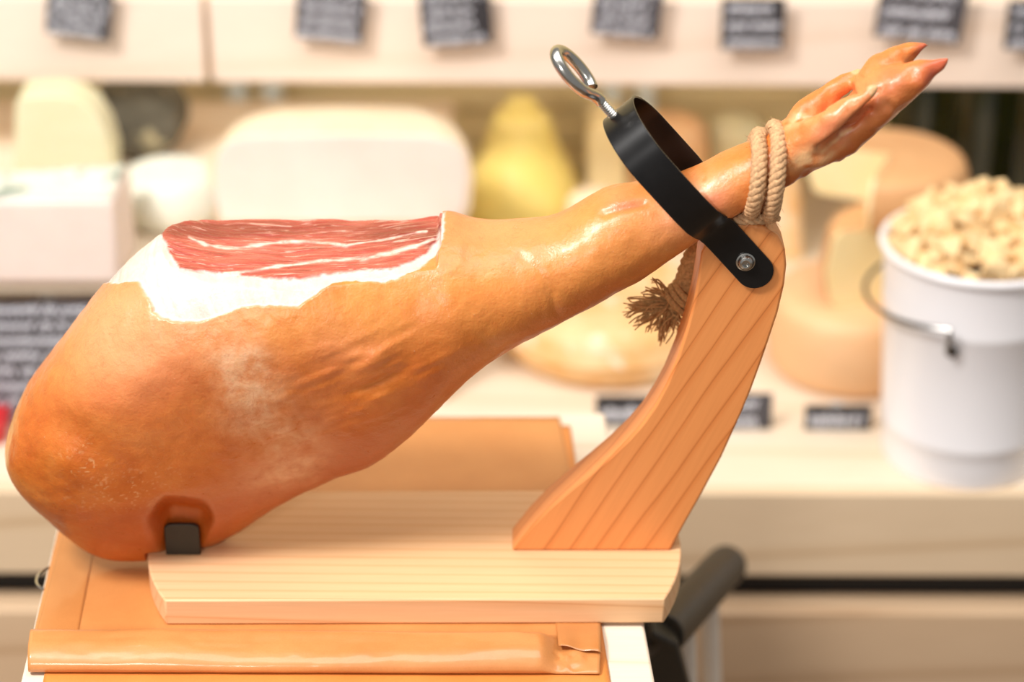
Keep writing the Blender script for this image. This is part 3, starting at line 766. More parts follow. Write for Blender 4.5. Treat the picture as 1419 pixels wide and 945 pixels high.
fs += [(0, 2, 3, 1), ((m - 1) * 4, (m - 1) * 4 + 1, (m - 1) * 4 + 3, (m - 1) * 4 + 2)]
g.add(vs, fs)
for sgn in (-1, 1):                                  # half-round ends
    yy = sgn * yf; ring = [(-0.012 - 0.0152 * math.sin(t), -0.0152 * math.cos(t)) for t in np.linspace(0, math.pi, 15)]
    k = len(ring); v2 = [BO + D_ * p + A_ * q + Vector((0, yy - thk / 2, 0)) for p, q in ring] + [BO + D_ * p + A_ * q + Vector((0, yy + thk / 2, 0)) for p, q in ring]
    g.add(v2, [tuple(range(k)), tuple(range(2 * k - 1, k - 1, -1))] + [(i, i + 1, k + i + 1, k + i) for i in range(k - 1)])
obj('clamp_strap', g, M['black'], st, 0.0006, 2, 30)
# bolt through the post
for sgn in (-1, 1):
    cb = BO + Vector((0, sgn * (yf + thk / 2), 0))
    g = G().lathe([(0.0042, 0.0), (0.0078, 0.0), (0.0078, 0.0012), (0.0066, 0.0016), (0.0062, 0.0032), (0.0052, 0.0046), (0.0034, 0.0052), (0.0026, 0.0050), (0.0024, 0.0028), (0, 0.0028)], cb, 32, axis=(0, sgn, 0))
    b_ = obj('bolt', g, M['zinc'], st, 0, 2, 22)
    b_['label'] = 'zinc socket bolt with washer'
# eye bolt on top of the strap
top = BO + D_ * (LT + thk / 2)
ebb = top + A_ * -0.004
prof = [(0, -0.012)]
for k in range(14): prof += [(0.0036, -0.012 + k * 0.0020), (0.0043, -0.011 + k * 0.0020)]
prof += [(0.0036, 0.017), (0, 0.017)]
eb = obj('eye_bolt', G().lathe(prof, ebb, 20, axis=D_), M['zinc'], st, 0, 2, 15)
eb['label'] = 'shiny zinc eye bolt'
Wv = (Vector((0, 1, 0)) * 0.90 + A_ * 0.22 + D_ * 0.0).normalized()
rl = 0.0160; ce = ebb + D_ * (0.017 + 0.014 + 0.017)
path = [ebb + D_ * 0.0150, ebb + D_ * 0.019, ebb + D_ * 0.025 - Wv * 0.003]
for t in np.linspace(R(-62), R(250), 34):
    path.append(ce - Wv * rl * math.cos(t) * 0.82 + D_ * rl * math.sin(t) * 1.35)
gl = G().tube(path, 0.0050, 14)
obj('eye', gl, M['zinc'], eb)
# small black stop plate at the butt end
cl = onZ(254, 769, ZB); PLATE_Y = cl[1]; wq = 24 * mpp(cl)
zt2 = onY(254, 727, cl[1])[2]
pl = [(cl[0] - wq, ZB), (cl[0] + wq, ZB), (cl[0] + wq, zt2 - 0.007)]
for t in np.linspace(0, math.pi / 2, 6): pl.append((cl[0] + wq - 0.007 + 0.007 * math.cos(t), zt2 - 0.0045 + 0.0045 * math.sin(t)))
for t in np.linspace(math.pi / 2, math.pi, 6): pl.append((cl[0] - wq + 0.007 + 0.007 * math.cos(t), zt2 - 0.0045 + 0.0045 * math.sin(t)))
pl.append((cl[0] - wq, zt2 - 0.007))
obj('stop_plate', G().wall(pl, cl[1], cl[1] + 0.004), M['black2'], st, 0.0008)['label'] = 'small black metal stop plate'

# ------------------------------------------------------------------ the ham
ribs = [  # top pixel, bottom pixel, half thickness in depth
    ((11, 606), (12, 622), 0.012), ((17, 572), (20, 664), 0.040), ((34, 530), (42, 704), 0.060), ((62, 488), (78, 741), 0.074), ((95, 443), (118, 772), 0.085),
    ((132, 397), (155, 787), 0.092), ((178, 348), (208, 793), 0.097), ((238, 306), (272, 782), 0.099), ((300, 290), (332, 750), 0.099), ((368, 284), (390, 711), 0.097),
    ((438, 284), (460, 673), 0.093), ((500, 289), (522, 645), 0.086), ((560, 296), (585, 593), 0.076), ((614, 292), (650, 527), 0.070), ((660, 304), (712, 483), 0.060),
    ((710, 304), (768, 454), 0.052), ((760, 297), (820, 427), 0.046), ((808, 273), (868, 400), 0.042), ((843, 257), (903, 378), 0.039), ((880, 252), (940, 353), 0.036),
    ((918, 246), (975, 330), 0.033), ((960, 232), (1012, 303), 0.0295), ((1005, 210), (1050, 284), 0.027), ((1050, 188), (1085, 266), 0.0265), ((1086, 163), (1120, 244), 0.028),
    ((1116, 164), (1157, 224), 0.025), ((1146, 156), (1192, 207), 0.023), ((1176, 137), (1222, 181), 0.022), ((1200, 108), (1250, 152), 0.021), ((1216, 92), (1262, 133), 0.018), ((1228, 96), (1258, 122), 0.008)]
YH = -0.004
def crom(A, m):
    A = np.asarray(A, float); n = len(A); out = []
    for s in np.linspace(0, n - 1, m):
        i = min(int(s), n - 2); t = s - i
        p0, p1, p2, p3 = A[max(i - 1, 0)], A[i], A[i + 1], A[min(i + 2, n - 1)]
        out.append(0.5 * ((2 * p1) + (-p0 + p2) * t + (2 * p0 - 5 * p1 + 4 * p2 - p3) * t * t + (-p0 + 3 * p1 - 3 * p2 + p3) * t ** 3))
    return np.array(out)
RB = crom([[*t, *b, h] for t, b, h in ribs], 240)
verts = []; faces = []; NS = 96
def section(T, B, b, Yc, p=2.15, egg=0.0):
    t3 = onY(T[0], T[1], Yc); b3 = onY(B[0], B[1], Yc); c = (t3 + b3) / 2; a = (t3 - b3) / 2
    h = np.hypot(T[0] - B[0], T[1] - B[1]) / 2 * mpp(c)
    a = a * math.sqrt(max(0.35, 1 - (b * math.sin(TH) / max(h, 1e-4)) ** 2))
    out = []
    for k in range(NS):
        t = 2 * math.pi * k / NS; s, cc = math.sin(t), math.cos(t)
        f = (abs(s) ** p + abs(cc) ** p) ** (-1 / p)
        q = c + a * s * f; q = q.copy(); q[1] += b * cc * f * (1 - egg * ((1 - s * f) / 2) ** 1.9) ; out.append(q)
    return out
def add_loft(secs):
    o = len(verts); m = len(secs)
    for s in secs: verts.extend(s)
    for i in range(m - 1):
        for k in range(NS): faces.append((o + i * NS + k, o + i * NS + (k + 1) % NS, o + (i + 1) * NS + (k + 1) % NS, o + (i + 1) * NS + k))
    faces.append(tuple(o + k for k in range(NS - 1, -1, -1))); faces.append(tuple(o + (m - 1) * NS + k for k in range(NS)))
add_loft([section(r[:2], r[2:4], r[4], YH, egg=(0.62 + 0.14 * math.exp(-((r[2] - 255) / 90) ** 2)) * (1 - sstep(430, 640, r[2]))) for r in RB])
def add_chain(pxs, ys, rad, m=40, flat=1.0):
    P = crom([list(onY(a, b, y)) + [r * mpp(onY(a, b, y))] for (a, b), y, r in zip(pxs, ys, rad)], m)
    secs = []
    for i in range(m):
        t = P[min(i + 1, m - 1), :3] - P[max(i - 1, 0), :3]; t /= np.linalg.norm(t)
        u = np.cross(t, [0, 1, 0]); u /= np.linalg.norm(u); w = np.cross(u, t)
        secs.append([P[i, :3] + (u * math.cos(x) + w * math.sin(x) * flat) * max(P[i, 3], 0.0008) for x in np.linspace(0, 2 * math.pi, NS + 1)[:-1]])
    add_loft(secs)
# two toes, two dew claws, knuckle swellings
add_chain([(1195, 142), (1222, 130), (1250, 116), (1276, 103), (1298, 91), (1312, 83), (1318, 80)], [-.010] * 3 + [-.014, -.015, -.016, -.016], [24, 29, 28, 22, 13, 6, 2.5])
add_chain([(1195, 128), (1215, 106), (1236, 88), (1254, 76), (1272, 68), (1285, 63), (1291, 61)], [0.0, .006, .012, .016, .018, .02, .021], [22, 23, 22, 17, 12, 6.5, 2.5])
add_chain([(1106, 200), (1128, 187), (1155, 166), (1180, 147), (1200, 132), (1214, 121), (1221, 117)], [-.012, -.022, -.028, -.032, -.035, -.036, -.036], [24, 25, 22, 18, 13, 7, 2.5])
add_chain([(1102, 182), (1119, 160), (1140, 138), (1160, 120), (1177, 106), (1187, 97), (1192, 91)], [.000, .004, .010, .013, .015, .016, .017], [22, 23, 19, 14, 10, 5.5, 2], flat=1.0)

def remesh(v, f, vox):
    me = bpy.data.meshes.new('tmp'); me.from_pydata([tuple(p) for p in v], [], f)
    o = bpy.data.objects.new('tmp', me); COL.objects.link(o)
    r = o.modifiers.new('r', 'REMESH'); r.mode = 'VOXEL'; r.voxel_size = vox
    dg = bpy.context.evaluated_depsgraph_get(); ev = o.evaluated_get(dg); m2 = ev.to_mesh()
    nv = len(m2.vertices); co = np.empty(nv * 3, np.float32); m2.vertices.foreach_get('co', co); co = co.reshape(-1, 3).astype(float)
    nl = len(m2.loops); li = np.empty(nl, np.int32); m2.loops.foreach_get('vertex_index', li)
    npoly = len(m2.polygons); ls = np.empty(npoly, np.int32); m2.polygons.foreach_get('loop_start', ls); lt = np.empty(npoly, np.int32); m2.polygons.foreach_get('loop_total', lt)
    ev.to_mesh_clear(); bpy.data.objects.remove(o); bpy.data.meshes.remove(me)
    quads = lt == 4
    F4 = li[ls[quads][:, None] + np.arange(4)]
    return co, F4
def smooth(co, F, it, lam=0.5, w=None):
    E = np.concatenate([F[:, [0, 1]], F[:, [1, 2]], F[:, [2, 3]], F[:, [3, 0]]]); n = len(co)
    deg = np.bincount(E[:, 0], minlength=n) + np.bincount(E[:, 1], minlength=n); deg = np.maximum(deg, 1)
    for _ in range(it):
        s = np.stack([np.bincount(E[:, 0], co[E[:, 1], k], n) + np.bincount(E[:, 1], co[E[:, 0], k], n) for k in range(3)], -1) / deg[:, None]
        co = co + (s - co) * (lam if w is None else lam * w[:, None])
    return co
def vnormals(co, F):
    n = np.cross(co[F[:, 2]] - co[F[:, 0]], co[F[:, 3]] - co[F[:, 1]])
    out = np.stack([sum(np.bincount(F[:, k], n[:, a], len(co)) for k in range(4)) for a in range(3)], -1)
    return out / (np.linalg.norm(out, axis=1, keepdims=True) + 1e-12)
VOX = 0.00115
co, F4 = remesh(verts, faces, 0.0014)
co = smooth(co, F4, 14)
# the carved face: a shallow saddle cut through the top, ending in a step at the right
zc_px = np.array([(120, 330), (215, 322), (250, 333), (300, 342), (400, 347), (500, 343), (570, 335), (604, 331)], float)
zc_w = np.array([onY(a, b, 0.0) for a, b in zc_px])
xs_step = onY(606, 330, 0)[0]
def zcut(x):
    z = np.interp(x, zc_w[:, 0], zc_w[:, 2]); return z + np.maximum(0, x - xs_step) * 9.0
lim = zcut(co[:, 0]); co[:, 2] = np.minimum(co[:, 2], lim)
co, F4 = remesh(co, [tuple(f) for f in F4.tolist()], VOX)
co = smooth(co, F4, 5)
nr = vnormals(co, F4)
pp = proj(co); px, py = pp[:, 0], pp[:, 1]
def seg_dist(poly, closed=False):
    P = np.array(poly, float); d = np.full(len(px), 1e9); n = len(P)
    for i in range(n if closed else n - 1):
        a, b = P[i], P[(i + 1) % n]; ab = b - a
        t = np.clip(((px - a[0]) * ab[0] + (py - a[1]) * ab[1]) / (ab @ ab + 1e-9), 0, 1)
        d = np.minimum(d, np.hypot(px - a[0] - t * ab[0], py - a[1] - t * ab[1]))
    return d
def inside(poly):
    P = np.array(poly, float); c = np.zeros(len(px), bool); n = len(P)
    for i in range(n):
        a, b = P[i], P[(i + 1) % n]
        cond = ((a[1] > py) != (b[1] > py)) & (px < (b[0] - a[0]) * (py - a[1]) / (b[1] - a[1] + 1e-12) + a[0])
        c ^= cond
    return c
def sd(poly): d = seg_dist(poly, True); return np.where(inside(poly), d, -d)
wob = vnoise(co * 220, 1) * 1.6 + vnoise(co * 700, 2) * 0.7
meat_poly = [(224, 323), (233, 340), (240, 354), (250, 368), (268, 374), (300, 376), (340, 380), (390, 385), (415, 385), (450, 379), (500, 374), (540, 371), (572, 360), (590, 350), (602, 336), (608, 316), (640, 290), (620, 250), (200, 250), (205, 312)]
fat_poly = [(130, 391), (160, 392), (192, 390), (199, 404), (208, 415), (214, 432), (226, 441), (246, 445), (275, 446), (302, 437), (340, 424), (372, 424), (412, 424), (433, 411), (455, 393), (480, 387), (505, 389), (530, 391), (548, 387), (575, 373), (600, 355), (611, 337), (616, 318), (617, 290), (617, 220), (60, 220), (100, 391)]
sm = sd(meat_poly) + wob * 1.2; sf = sd(fat_poly) + wob
upf = nr[:, 2] > 0.55
dcut = zcut(co[:, 0]) - co[:, 2]
onface = (dcut < 0.004) & (co[:, 0] < xs_step + 0.004)
backfat = (co[:, 1] > 0.0) & (dcut < 0.022) & (co[:, 0] < xs_step + 0.006) & (co[:, 0] > onY(150, 400)[0])
frontside = nr @ (CAM - np.array([0, 0, AIM])) > -0.2
# far rim: keep a thin rim of fat beyond the meat
rimd = co[:, 1] - np.interp(co[:, 0], [onY(a, 310, .05)[0] for a in (225, 260, 330, 400, 500, 600)], [0.03, 0.06, 0.075, 0.075, 0.07, 0.055])
meat = sstep(-1.5, 1.5, sm) * np.where(co[:, 1] > 0.01, sstep(0.0022, 0.0008, dcut + vnoise(co * 120, 8) * 0.0008), sstep(0.006, 0.003, dcut)) * (co[:, 0] < xs_step + 0.004) * sstep(0.004, 0.0, rimd + vnoise(co * 150, 8) * 0.004)
wallm = ((co[:, 0] > xs_step - 0.002) & (co[:, 0] < xs_step + 0.004) & (nr[:, 0] < -0.5) & (sm > 2)).astype(float)
meat = np.maximum(meat, wallm)
fat = np.where(backfat, 1.0, sstep(-2.0, 2.0, sf) * frontside) * (px < 618)
fat = np.clip(fat, 0, 1)
# relief ------------------------------------------------------------
lowp = np.stack([vnoise(co * 18, 21), vnoise(co * 45, 22), vnoise(co * 120, 23), vnoise(co * 330, 24)], -1)
skin = (1 - fat) * (1 - meat)
disp = skin * (lowp[:, 0] * 0.0022 + lowp[:, 1] * 0.0007 + lowp[:, 2] * 0.00034 + lowp[:, 3] * 0.00010)
def gauss(cx, cy, sx, sy, ang=0):
    c, s = math.cos(R(ang)), math.sin(R(ang)); u = (px - cx) * c + (py - cy) * s; v = -(px - cx) * s + (py - cy) * c
    return np.exp(-(u / sx) ** 2 - (v / sy) ** 2)
wr_c = np.stack([co[:, 0] * 40 + co[:, 2] * 20, co[:, 1] * 60, co[:, 2] * 160 - co[:, 0] * 70], -1)
wrk = vnoise(wr_c, 31); disp += skin * wrk * 0.0008 * (gauss(500, 520, 110, 60, -20) + gauss(430, 590, 90, 50, -20) * 0.8 + gauss(560, 500, 80, 40, -30) * .6)
wr2 = vnoise(np.stack([co[:, 0] * 150, co[:, 1] * 30, co[:, 2] * 22], -1), 33)
disp += skin * wr2 * 0.0007 * (gauss(200, 450, 60, 60) + gauss(620, 340, 30, 40))
disp -= skin * 0.0012 * np.exp(-(seg_dist([(722, 355), (748, 378), (764, 405), (770, 432)]) / 7) ** 2)
disp -= skin * 0.0022 * np.exp(-(seg_dist([(838, 296), (862, 288), (892, 282)]) / 6) ** 2)
disp += skin * 0.0035 * gauss(515, 500, 30, 14, -25) - skin * 0.003 * gauss(520, 530, 40, 8, -25)
disp -= skin * 0.004 * gauss(105, 600, 60, 25, 35)
disp += skin * 0.004 * gauss(110, 650, 50, 22, 30)
disp -= (px > 1085) * (1 - 0.0) * 0.0034 * np.exp(-(seg_dist([(1135, 205), (1170, 180), (1205, 150)]) / 4) ** 2) * 1.0
disp += (px > 1080) * (lowp[:, 1] * 0.0022 + lowp[:, 2] * 0.0011)
# fat is scraped: faint knife lines; the rind's edge stands proud of it
kn = vnoise(np.stack([co[:, 0] * 240 + co[:, 2] * 130, co[:, 1] * 12, co[:, 2] * 14], -1), 41)
disp += fat * (1 - meat) * (-0.0022 + kn * 0.0006 + lowp[:, 1] * 0.0005)
mk_ = vnoise(np.stack([co[:, 0] * 30, co[:, 1] * 330, co[:, 2] * 60], -1), 51) + 0.6 * vnoise(np.stack([co[:, 0] * 90, co[:, 1] * 700, co[:, 2] * 90], -1), 52)
disp += meat * (mk_ * 0.0007 + lowp[:, 1] * 0.0012 - 0.0006)
co = co + nr * disp[:, None]
co = smooth(co, F4, 1, 0.35)
front_ = co[:, 1] < 0.0
ymin_ = PLATE_Y + 0.0075 - 0.0016 * np.maximum(0, np.abs(px - 254) - 27) - 0.0013 * np.maximum(0, 721 - py)
co[:, 1] = np.where(front_ & (py > 640), np.maximum(co[:, 1], ymin_), co[:, 1])
co = smooth(co, F4, 70, 0.6, np.exp(-((px - 254) / 60) ** 2 - ((py - 715) / 45) ** 2) * front_)
over = (co[:, 0] > left[6][0] - 0.002) & (co[:, 1] > fl[1] - 0.001)
co[over, 2] = np.maximum(co[over, 2], ZB + 0.0004)
co[:, 2] = np.maximum(co[:, 2], ZB - 0.014)
nr = vnormals(co, F4)
# colour masks: the surface's own tones, with shade painted into deep -----------------------
pale = gauss(345, 545, 46, 95, -22) * 1.0 + gauss(420, 600, 40, 50) * 0.45 + gauss(390, 655, 60, 22, -15) * 0.55 + gauss(330, 490, 38, 22) * .5
scr = vnoise(np.stack([co[:, 0] * 260 + co[:, 2] * 60, co[:, 1] * 60, co[:, 2] * 60 - co[:, 0] * 20], -1), 62)
pale = np.clip(pale * (0.95 + 0.5 * vnoise(co * 60, 61) + 0.22 * scr), 0, 1) * skin
disp_p = pale * (scr * 0.0003)
co = co + nr * disp_p[:, None]
yel = np.clip(gauss(800, 340, 200, 100, -25) * 0.7 + gauss(450, 440, 160, 50) * 0.6, 0, 1) * skin
edge = np.clip(sstep(0.80, 0.98, np.abs(nr[:, 0])) * (px < 170) + (co[:, 1] > 0.015) * (px < 420) * 0.8, 0, 1)
pink = np.clip(1.2 * gauss(180, 460, 95, 95) + gauss(680, 320, 120, 40) * .6 + gauss(960, 290, 60, 35, -30) * 1.0 + gauss(860, 275, 30, 18) * .5 + gauss(470, 490, 60, 30) * .35 + 0.6 * gauss(1150, 190, 45, 25, -35) + .6 * gauss(1190, 145, 100, 45, -35), 0, 1) * skin
deep = np.clip(gauss(320, 700, 200, 60, -15) * .9 + gauss(540, 600, 160, 40, -35) * .8 + gauss(200, 735, 90, 28) * .9 + gauss(830, 420, 120, 22, -27) * .8 + gauss(255, 720, 34, 18) + gauss(110, 610, 60, 30, 35) * .5 + gauss(300, 560, 70, 40) * .5 + np.exp(-(seg_dist([(1095, 258), (1155, 226), (1222, 183), (1255, 150)]) / 15) ** 2) * .9 + np.exp(-(seg_dist([(1136, 205), (1170, 182), (1208, 148)]) / 7) ** 2) * .9, 0, 1) * skin  # shade of the underside, plate dent and trotter groove, painted into the colour
line_m = np.maximum.reduce([np.exp(-((seg_dist(l) + vnoise(co * 160, 71) * 1.5) / w_) ** 2) for l, w_ in (
    ([(262, 329), (285, 338), (312, 342), (350, 339), (400, 334), (440, 335), (480, 339)], 1.9), ([(310, 378), (350, 374), (400, 366), (450, 360), (500, 356), (540, 350), (570, 342), (600, 332)], 1.7),
    ([(480, 339), (540, 330), (590, 320)], 1.1), ([(500, 357), (540, 350), (575, 341)], 2.6))])
toe = np.clip(sstep(1268, 1300, px + (py - 80) * .2) * (py < 125) + sstep(1258, 1282, px) * (py < 82) * 1.0, 0, 1)
cl_f, cl_b = onY(1221, 117, -.036), onY(1192, 91, .017)
claw = np.clip(sstep(0.0125, 0.0105, np.linalg.norm(co - cl_f, axis=1)) * (co[:, 1] < -0.022) + sstep(0.010, 0.0085, np.linalg.norm(co - cl_b, axis=1)) * (py < 106), 0, 1)
claw_old = np.clip(sstep(1202, 1214, px) * (py < 140) * (px < 1224) * (co[:, 1] < -0.02) * (py > 108) + sstep(1176, 1186, px) * (px < 1196) * (py < 108) * (py > 84) * (co[:, 1] > 0), 0, 1)
darkmeat = np.clip(gauss(290, 318, 90, 13) + gauss(430, 316, 160, 12) * .7 + gauss(560, 325, 70, 16, -5) * .9 + gauss(598, 335, 12, 14), 0, 1)

# ham material
def ham_material():
    m, nt, b = nodes('cured ham')
    A = lambda n: (lambda x: (setattr(x, 'attribute_name', n), x.outputs['Fac'])[1])(N(nt, 'ShaderNodeAttribute'))
    v = coords(nt)
    n1 = noise(nt, v, 16, 5, 0.6, 0.4); n2 = noise(nt, v, 70, 5, 0.65, 0.3); n3 = noise(nt, v, 420, 3, 0.6)
    r = ramp(nt, [(0.28, srgb(186, 90, 22)), (0.5, srgb(208, 116, 42)), (0.72, srgb(220, 140, 66))]); nt.links.new(n1, r.inputs[0]); c = r.outputs[0]
    r2 = ramp(nt, [(0.32, (0.72, 0.60, 0.46, 1)), (0.55, (1, 1, 1, 1))]); nt.links.new(n2, r2.inputs[0]); c = mixc(nt, 0.45, c, r2.outputs[0], 'MULTIPLY')
    c = mixc(nt, A('yel'), c, srgb(218, 146, 76)); c = mixc(nt, A('pink'), c, srgb(232, 150, 100))
    def mul(a, k):
        q = N(nt, 'ShaderNodeMath', operation='MULTIPLY'); nt.links.new(a, q.inputs[0])
        if hasattr(k, 'links'): nt.links.new(k, q.inputs[1])
        else: q.inputs[1].default_value = k
        return q.outputs[0]
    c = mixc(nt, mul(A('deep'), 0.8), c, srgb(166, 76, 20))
    pr_ = ramp(nt, [(0.35, (.35, .35, .35, 1)), (0.62, (1, 1, 1, 1))]); nt.links.new(n2, pr_.inputs[0])
    c = mixc(nt, mul(mul(A('pale'), pr_.outputs[0]), 0.95), c, srgb(222, 172, 130))
    c = mixc(nt, mul(A('edge'), 0.7), c, srgb(238, 198, 128))
    # salt specks and thread veins
    sp = ramp(nt, [(0.70, (0, 0, 0, 1)), (0.76, (1, 1, 1, 1))]); nt.links.new(n3, sp.inputs[0]); c = mixc(nt, mul(sp.outputs[0], 0.25), c, srgb(246, 220, 190))
    vn = noise(nt, v, 34, 4, 0.7, 1.2); vr = ramp(nt, [(0.485, (0, 0, 0, 1)), (0.5, (1, 1, 1, 1)), (0.515, (0, 0, 0, 1))]); nt.links.new(vn, vr.inputs[0])
    c = mixc(nt, mul(vr.outputs[0], 0.22), c, srgb(196, 84, 40))
    c = mixc(nt, mul(A('bruise'), 0.55), c, srgb(186, 92, 66)); c = mixc(nt, mul(A('memb_glint'), 0.75), c, srgb(232, 190, 138))
    # fat
    fr = ramp(nt, [(0.3, srgb(212, 186, 172)), (0.7, srgb(222, 204, 194))]); nt.links.new(n2, fr.inputs[0])
    c = mixc(nt, A('fat'), c, fr.outputs[0])
    # lean with grain along the leg
    mp = N(nt, 'ShaderNodeMapping'); mp.inputs['Scale'].default_value = (0.13, 1, 0.5); nt.links.new(v, mp.inputs['Vector'])
    g1 = noise(nt, mp.outputs[0], 190, 5, 0.65, 0.4); mr = ramp(nt, [(0.25, srgb(126, 42, 32)), (0.46, srgb(176, 74, 60)), (0.66, srgb(202, 106, 88))]); nt.links.new(g1, mr.inputs[0])
    mm = mixc(nt, mul(A('darkmeat'), 0.75), mr.outputs[0], srgb(118, 40, 28))
    g2 = noise(nt, mp.outputs[0], 310, 4, 0.6, 0.8); m2 = ramp(nt, [(0.57, (0, 0, 0, 1)), (0.68, (1, 1, 1, 1))]); nt.links.new(g2, m2.inputs[0])
    mm = mixc(nt, mul(m2.outputs[0], 0.55), mm, srgb(236, 190, 170)); mm = mixc(nt, mul(A('marb'), pr_.outputs[0]), mm, srgb(244, 214, 198))
    c = mixc(nt, A('meat'), c, mm)
    c = mixc(nt, mul(A('toe'), 0.75), c, srgb(186, 82, 62)); c = mixc(nt, mul(A('claw'), 0.9), c, srgb(208, 166, 118))
    nt.links.new(c, b.inputs['Base Color'])
    rr = ramp(nt, [(0.3, (.26, .26, .26, 1)), (0.7, (.46, .46, .46, 1))]); nt.links.new(n2, rr.inputs[0]); nt.links.new(rr.outputs[0], b.inputs['Roughness'])
    b.inputs['Subsurface Weight'].default_value = 0.18; b.inputs['Subsurface Radius'].default_value = (1, .35, .15); b.inputs['Subsurface Scale'].default_value = 0.006
    b.inputs['Coat Weight'].default_value = 0.15; b.inputs['Coat Roughness'].default_value = 0.25
    add = N(nt, 'ShaderNodeMath', operation='MULTIPLY_ADD'); nt.links.new(n3, add.inputs[0]); add.inputs[1].default_value = 0.5; nt.links.new(n2, add.inputs[2])
    bump(nt, b, add.outputs[0], 0.5, 0.0015)
    return m
M['ham'] = ham_material()
memb_glint = np.clip((gauss(175, 680, 80, 22, -12) + gauss(120, 640, 30, 26)) * sstep(0.3, 0.6, vnoise(co * 520, 67)) * 0.8 + gauss(1115, 222, 22, 13, -30) * 1.3 + gauss(965, 265, 40, 14, -28) * .6 + gauss(1105, 165, 22, 9, -35) + gauss(1150, 215, 22, 5, -35) * .6 + np.exp(-(seg_dist([(1140, 212), (1165, 190), (1180, 178)]) / 2) ** 2), 0, 1) * np.clip(.35 + 1.3 * vnoise(co * 190, 66) + .4, 0, 1)  # pale membrane patches; the lower-left speckles are highlights painted into the colour
bruise = np.clip(gauss(985, 280, 28, 18, -28) + gauss(1150, 175, 26, 10, -38) * .8 + gauss(1235, 118, 26, 20, -35) * .6 + gauss(868, 285, 26, 7, -10) * .9 + gauss(1190, 165, 50, 8, -40) * .5, 0, 1)
attrs = dict(memb_glint=memb_glint, bruise=bruise, fat=fat, meat=meat, pale=pale, yel=yel, edge=edge, pink=pink, deep=deep, marb=line_m, toe=toe, claw=claw, darkmeat=darkmeat)
hm = thing('cured_ham', (-0.1, 0, ZB), 'whole cured ham leg with trotter, carved open on top, clamped in the wooden stand', 'ham')
fm = meat[F4].mean(1) > 0.5; ff = (fat[F4].mean(1) > 0.5) & ~fm
ft = (toe[F4].mean(1) > 0.5) & ~fm & ~ff; fc = (claw[F4].mean(1) > 0.5) & ~fm & ~ff & ~ft
pxf, yf_ = px[F4].mean(1), co[F4][:, :, 1].mean(1); pyf = py[F4].mean(1)
def ham_part(name, sel, label=None):
    Fs = F4[sel]
    if not len(Fs): return
    used, inv = np.unique(Fs, return_inverse=True); inv = inv.reshape(-1, 4)
    me = bpy.data.meshes.new(name); me.from_pydata([tuple(p) for p in co[used].tolist()], [], inv.tolist()); me.update()
    for k, a in attrs.items():
        at = me.attributes.new(k, 'FLOAT', 'POINT'); at.data.foreach_set('value', a[used].astype(np.float32))
    me.shade_smooth(); me.normals_split_custom_set_from_vertices(nr[used].tolist())
    me.materials.append(M['ham'])
    o = bpy.data.objects.new(name, me); COL.objects.link(o); attach(o, hm)
    if label: o['label'] = label
    return o
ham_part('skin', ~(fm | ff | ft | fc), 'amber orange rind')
ham_part('lean_meat', fm, 'dark red carved meat with white marbling')
ham_part('fat_layer', ff, 'white trimmed fat')
hooftip = ft & ((pyf > 78) & (yf_ < 0.004)); ham_part('hoof', hooftip, 'reddish pointed hoof tip'); ham_part('hoof', ft & ~hooftip, 'reddish pointed hoof tip')
cfront = fc & (yf_ < 0); ham_part('dewclaw', cfront, 'pale dewclaw'); ham_part('dewclaw', fc & ~cfront, 'pale dewclaw')

# ------------------------------------------------------------------ jute rope
def rope_strands(g, pts, r, pitch=0.03, ns=3, m=160, n=7, fuzz=0, rnd=random.Random(5)):
    P = crom([list(p) for p in pts], m); T = np.gradient(P, axis=0); T /= np.linalg.norm(T, axis=1, keepdims=True)
    nrm = np.cross(T[0], [0.3, 0.5, 0.8]); nrm /= np.linalg.norm(nrm); L = 0; F_ = []
    for i in range(m):
        nrm = nrm - T[i] * (nrm @ T[i]); nrm /= np.linalg.norm(nrm)
        if i: L += np.linalg.norm(P[i] - P[i - 1])
        F_.append((nrm.copy(), np.cross(T[i], nrm), L))
    for s in range(ns):
        path = []
        for i in range(m):
            a = 2 * math.pi * (F_[i][2] / pitch + s / ns); path.append(P[i] + (F_[i][0] * math.cos(a) + F_[i][1] * math.sin(a)) * r * 0.50)
        g.tube(path, [r * 0.56 * (1 + 0.06 * math.sin(i * 1.7 + s)) for i in range(m)], n)
    for _ in range(fuzz):
        i = rnd.randrange(2, m - 2); a = rnd.random() * 6.28; d = F_[i][0] * math.cos(a) + F_[i][1] * math.sin(a)
        q = P[i] + d * r * 0.9; dirn = d * rnd.uniform(.3, 1) + T[i] * rnd.uniform(-1.2, 1.2); ln = rnd.uniform(0.002, 0.0055)
        g.tube([q, q + dirn * ln * 0.5 + np.array([0, 0, -.0004]), q + dirn * ln + np.array([0, 0, -.0012])], 0.00011, 3)
rp = thing('jute_rope', Vector(onY(1060, 300, 0)), 'beige jute rope wound twice around the shank above the post', 'rope')
g = G(); r_ = 0.0064
def loop_pts(top_px, bot_px, bdepth, Yc, k0=0, k1=1, n=20, drift=0):
    t3, b3 = onY(*top_px, Yc), onY(*bot_px, Yc); c = (t3 + b3) / 2; a = (t3 - b3) / 2 * 0.93; out = []
    for q in np.linspace(k0, k1, n):
        an = 2 * math.pi * q; p = c + a * math.cos(an) + np.array([drift * q, 0, 0]); p = p.copy(); p[1] -= bdepth * math.sin(an); out.append(p)
    return out
pA = loop_pts((1051, 188), (1034, 292), 0.0335, YH, 0, 1.0, 22, 0.003)
pB = loop_pts((1078, 176), (1062, 299), 0.0345, YH, 0, 1.0, 22, -0.001)
tail = [onY(1075, 300, 0.02), onY(1050, 306, 0.0), onY(1028, 306, -0.01), onY(1010, 305, -0.014), onY(995, 310, -0.008)]
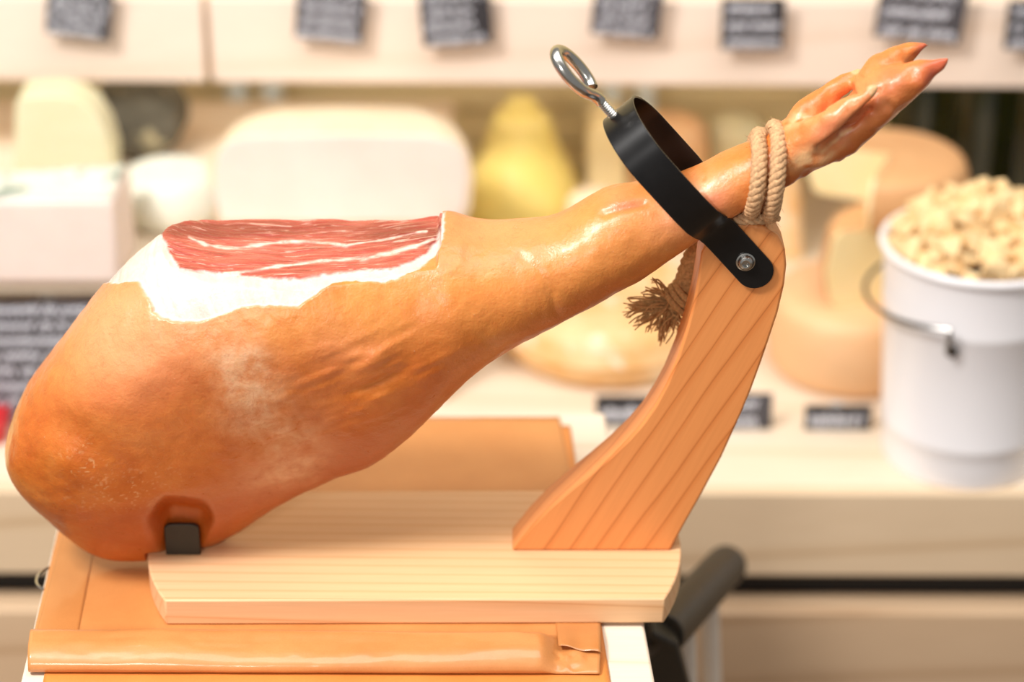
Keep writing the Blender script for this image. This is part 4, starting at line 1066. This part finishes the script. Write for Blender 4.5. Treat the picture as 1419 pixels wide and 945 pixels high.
rope_strands(g, pA, r_, 0.021, 4, 200, 7, 260)
rope_strands(g, pB, r_, 0.021, 4, 200, 7, 260)
obj('rope_coil', g, M['jute'], rp, weld=False, angle=70)
g = G(); rope_strands(g, [onY(1078, 300, -0.02), onY(1060, 303, -0.022), onY(1040, 304, -0.021), onY(1020, 305, -0.016), onY(1003, 312, 0.0), onY(985, 330, 0.02)], 0.0045, 0.022, 3, 80, 7, 40)
obj('rope_crossing', g, M['jute'], rp, weld=False, angle=70)
# tail: thick twisted end with a whipped knot and a frayed brush, hanging behind the post
YT = 0.034
g = G(); rope_strands(g, [onY(975, 335, YT), onY(962, 360, YT), onY(953, 385, YT), onY(947, 412, YT - .002), onY(940, 428, YT - .004)], 0.0098, 0.028, 4, 70, 8, 60)
obj('rope_tail', g, M['jute_dark'], rp, weld=False, angle=70)
g = G(); c0 = np.array(onY(945, 412, YT - .002)); dirn = np.array(onY(930, 425, YT)) - np.array(onY(965, 392, YT)); dirn /= np.linalg.norm(dirn)
u = np.cross(dirn, [0, 1, 0]); u /= np.linalg.norm(u)
for k in range(3):
    cc = c0 + dirn * (k - 1) * 0.0055
    g.tube([cc + (u * math.cos(t) + np.array([0, 1, 0]) * math.sin(t)) * 0.0128 for t in np.linspace(0, 2 * math.pi, 25)[:-1]], 0.0029, 7, True)
obj('knot', g, M['jute_dark'], rp, weld=False, angle=70)
g = G(); rnd = random.Random(9)
ends = [(866, 418), (868, 428), (868, 438), (876, 446), (884, 452), (890, 412), (898, 398), (906, 390), (912, 474), (918, 476), (914, 468), (908, 458), (898, 456), (922, 460), (936, 456), (940, 452), (893, 440), (880, 424), (900, 426), (926, 448)]
for ex, ey in ends:
    for q in range(5):
        yy = YT - .004 + rnd.uniform(-.014, .014)
        a = onY(935 + rnd.uniform(-8, 8), 420 + rnd.uniform(-10, 10), YT - .003); b = onY(ex + rnd.uniform(-6, 6), ey + rnd.uniform(-6, 6), yy)
        mid = (a + b) / 2 + np.array([rnd.uniform(-1, 1), rnd.uniform(-1, 1), rnd.uniform(-.5, 1.6)]) * 0.004; m3 = (mid + b) / 2 + np.array([rnd.uniform(-1, 1), 0, rnd.uniform(-1, 1)]) * 0.003
        pth = crom([a, mid, m3, b], 12); w0 = rnd.uniform(.0007, .0016)
        g.tube(pth, [w0 * (1 - 0.55 * i / 11) for i in range(12)], 5)
obj('frayed_end', g, M['jute_dark'], rp, weld=False, angle=70)
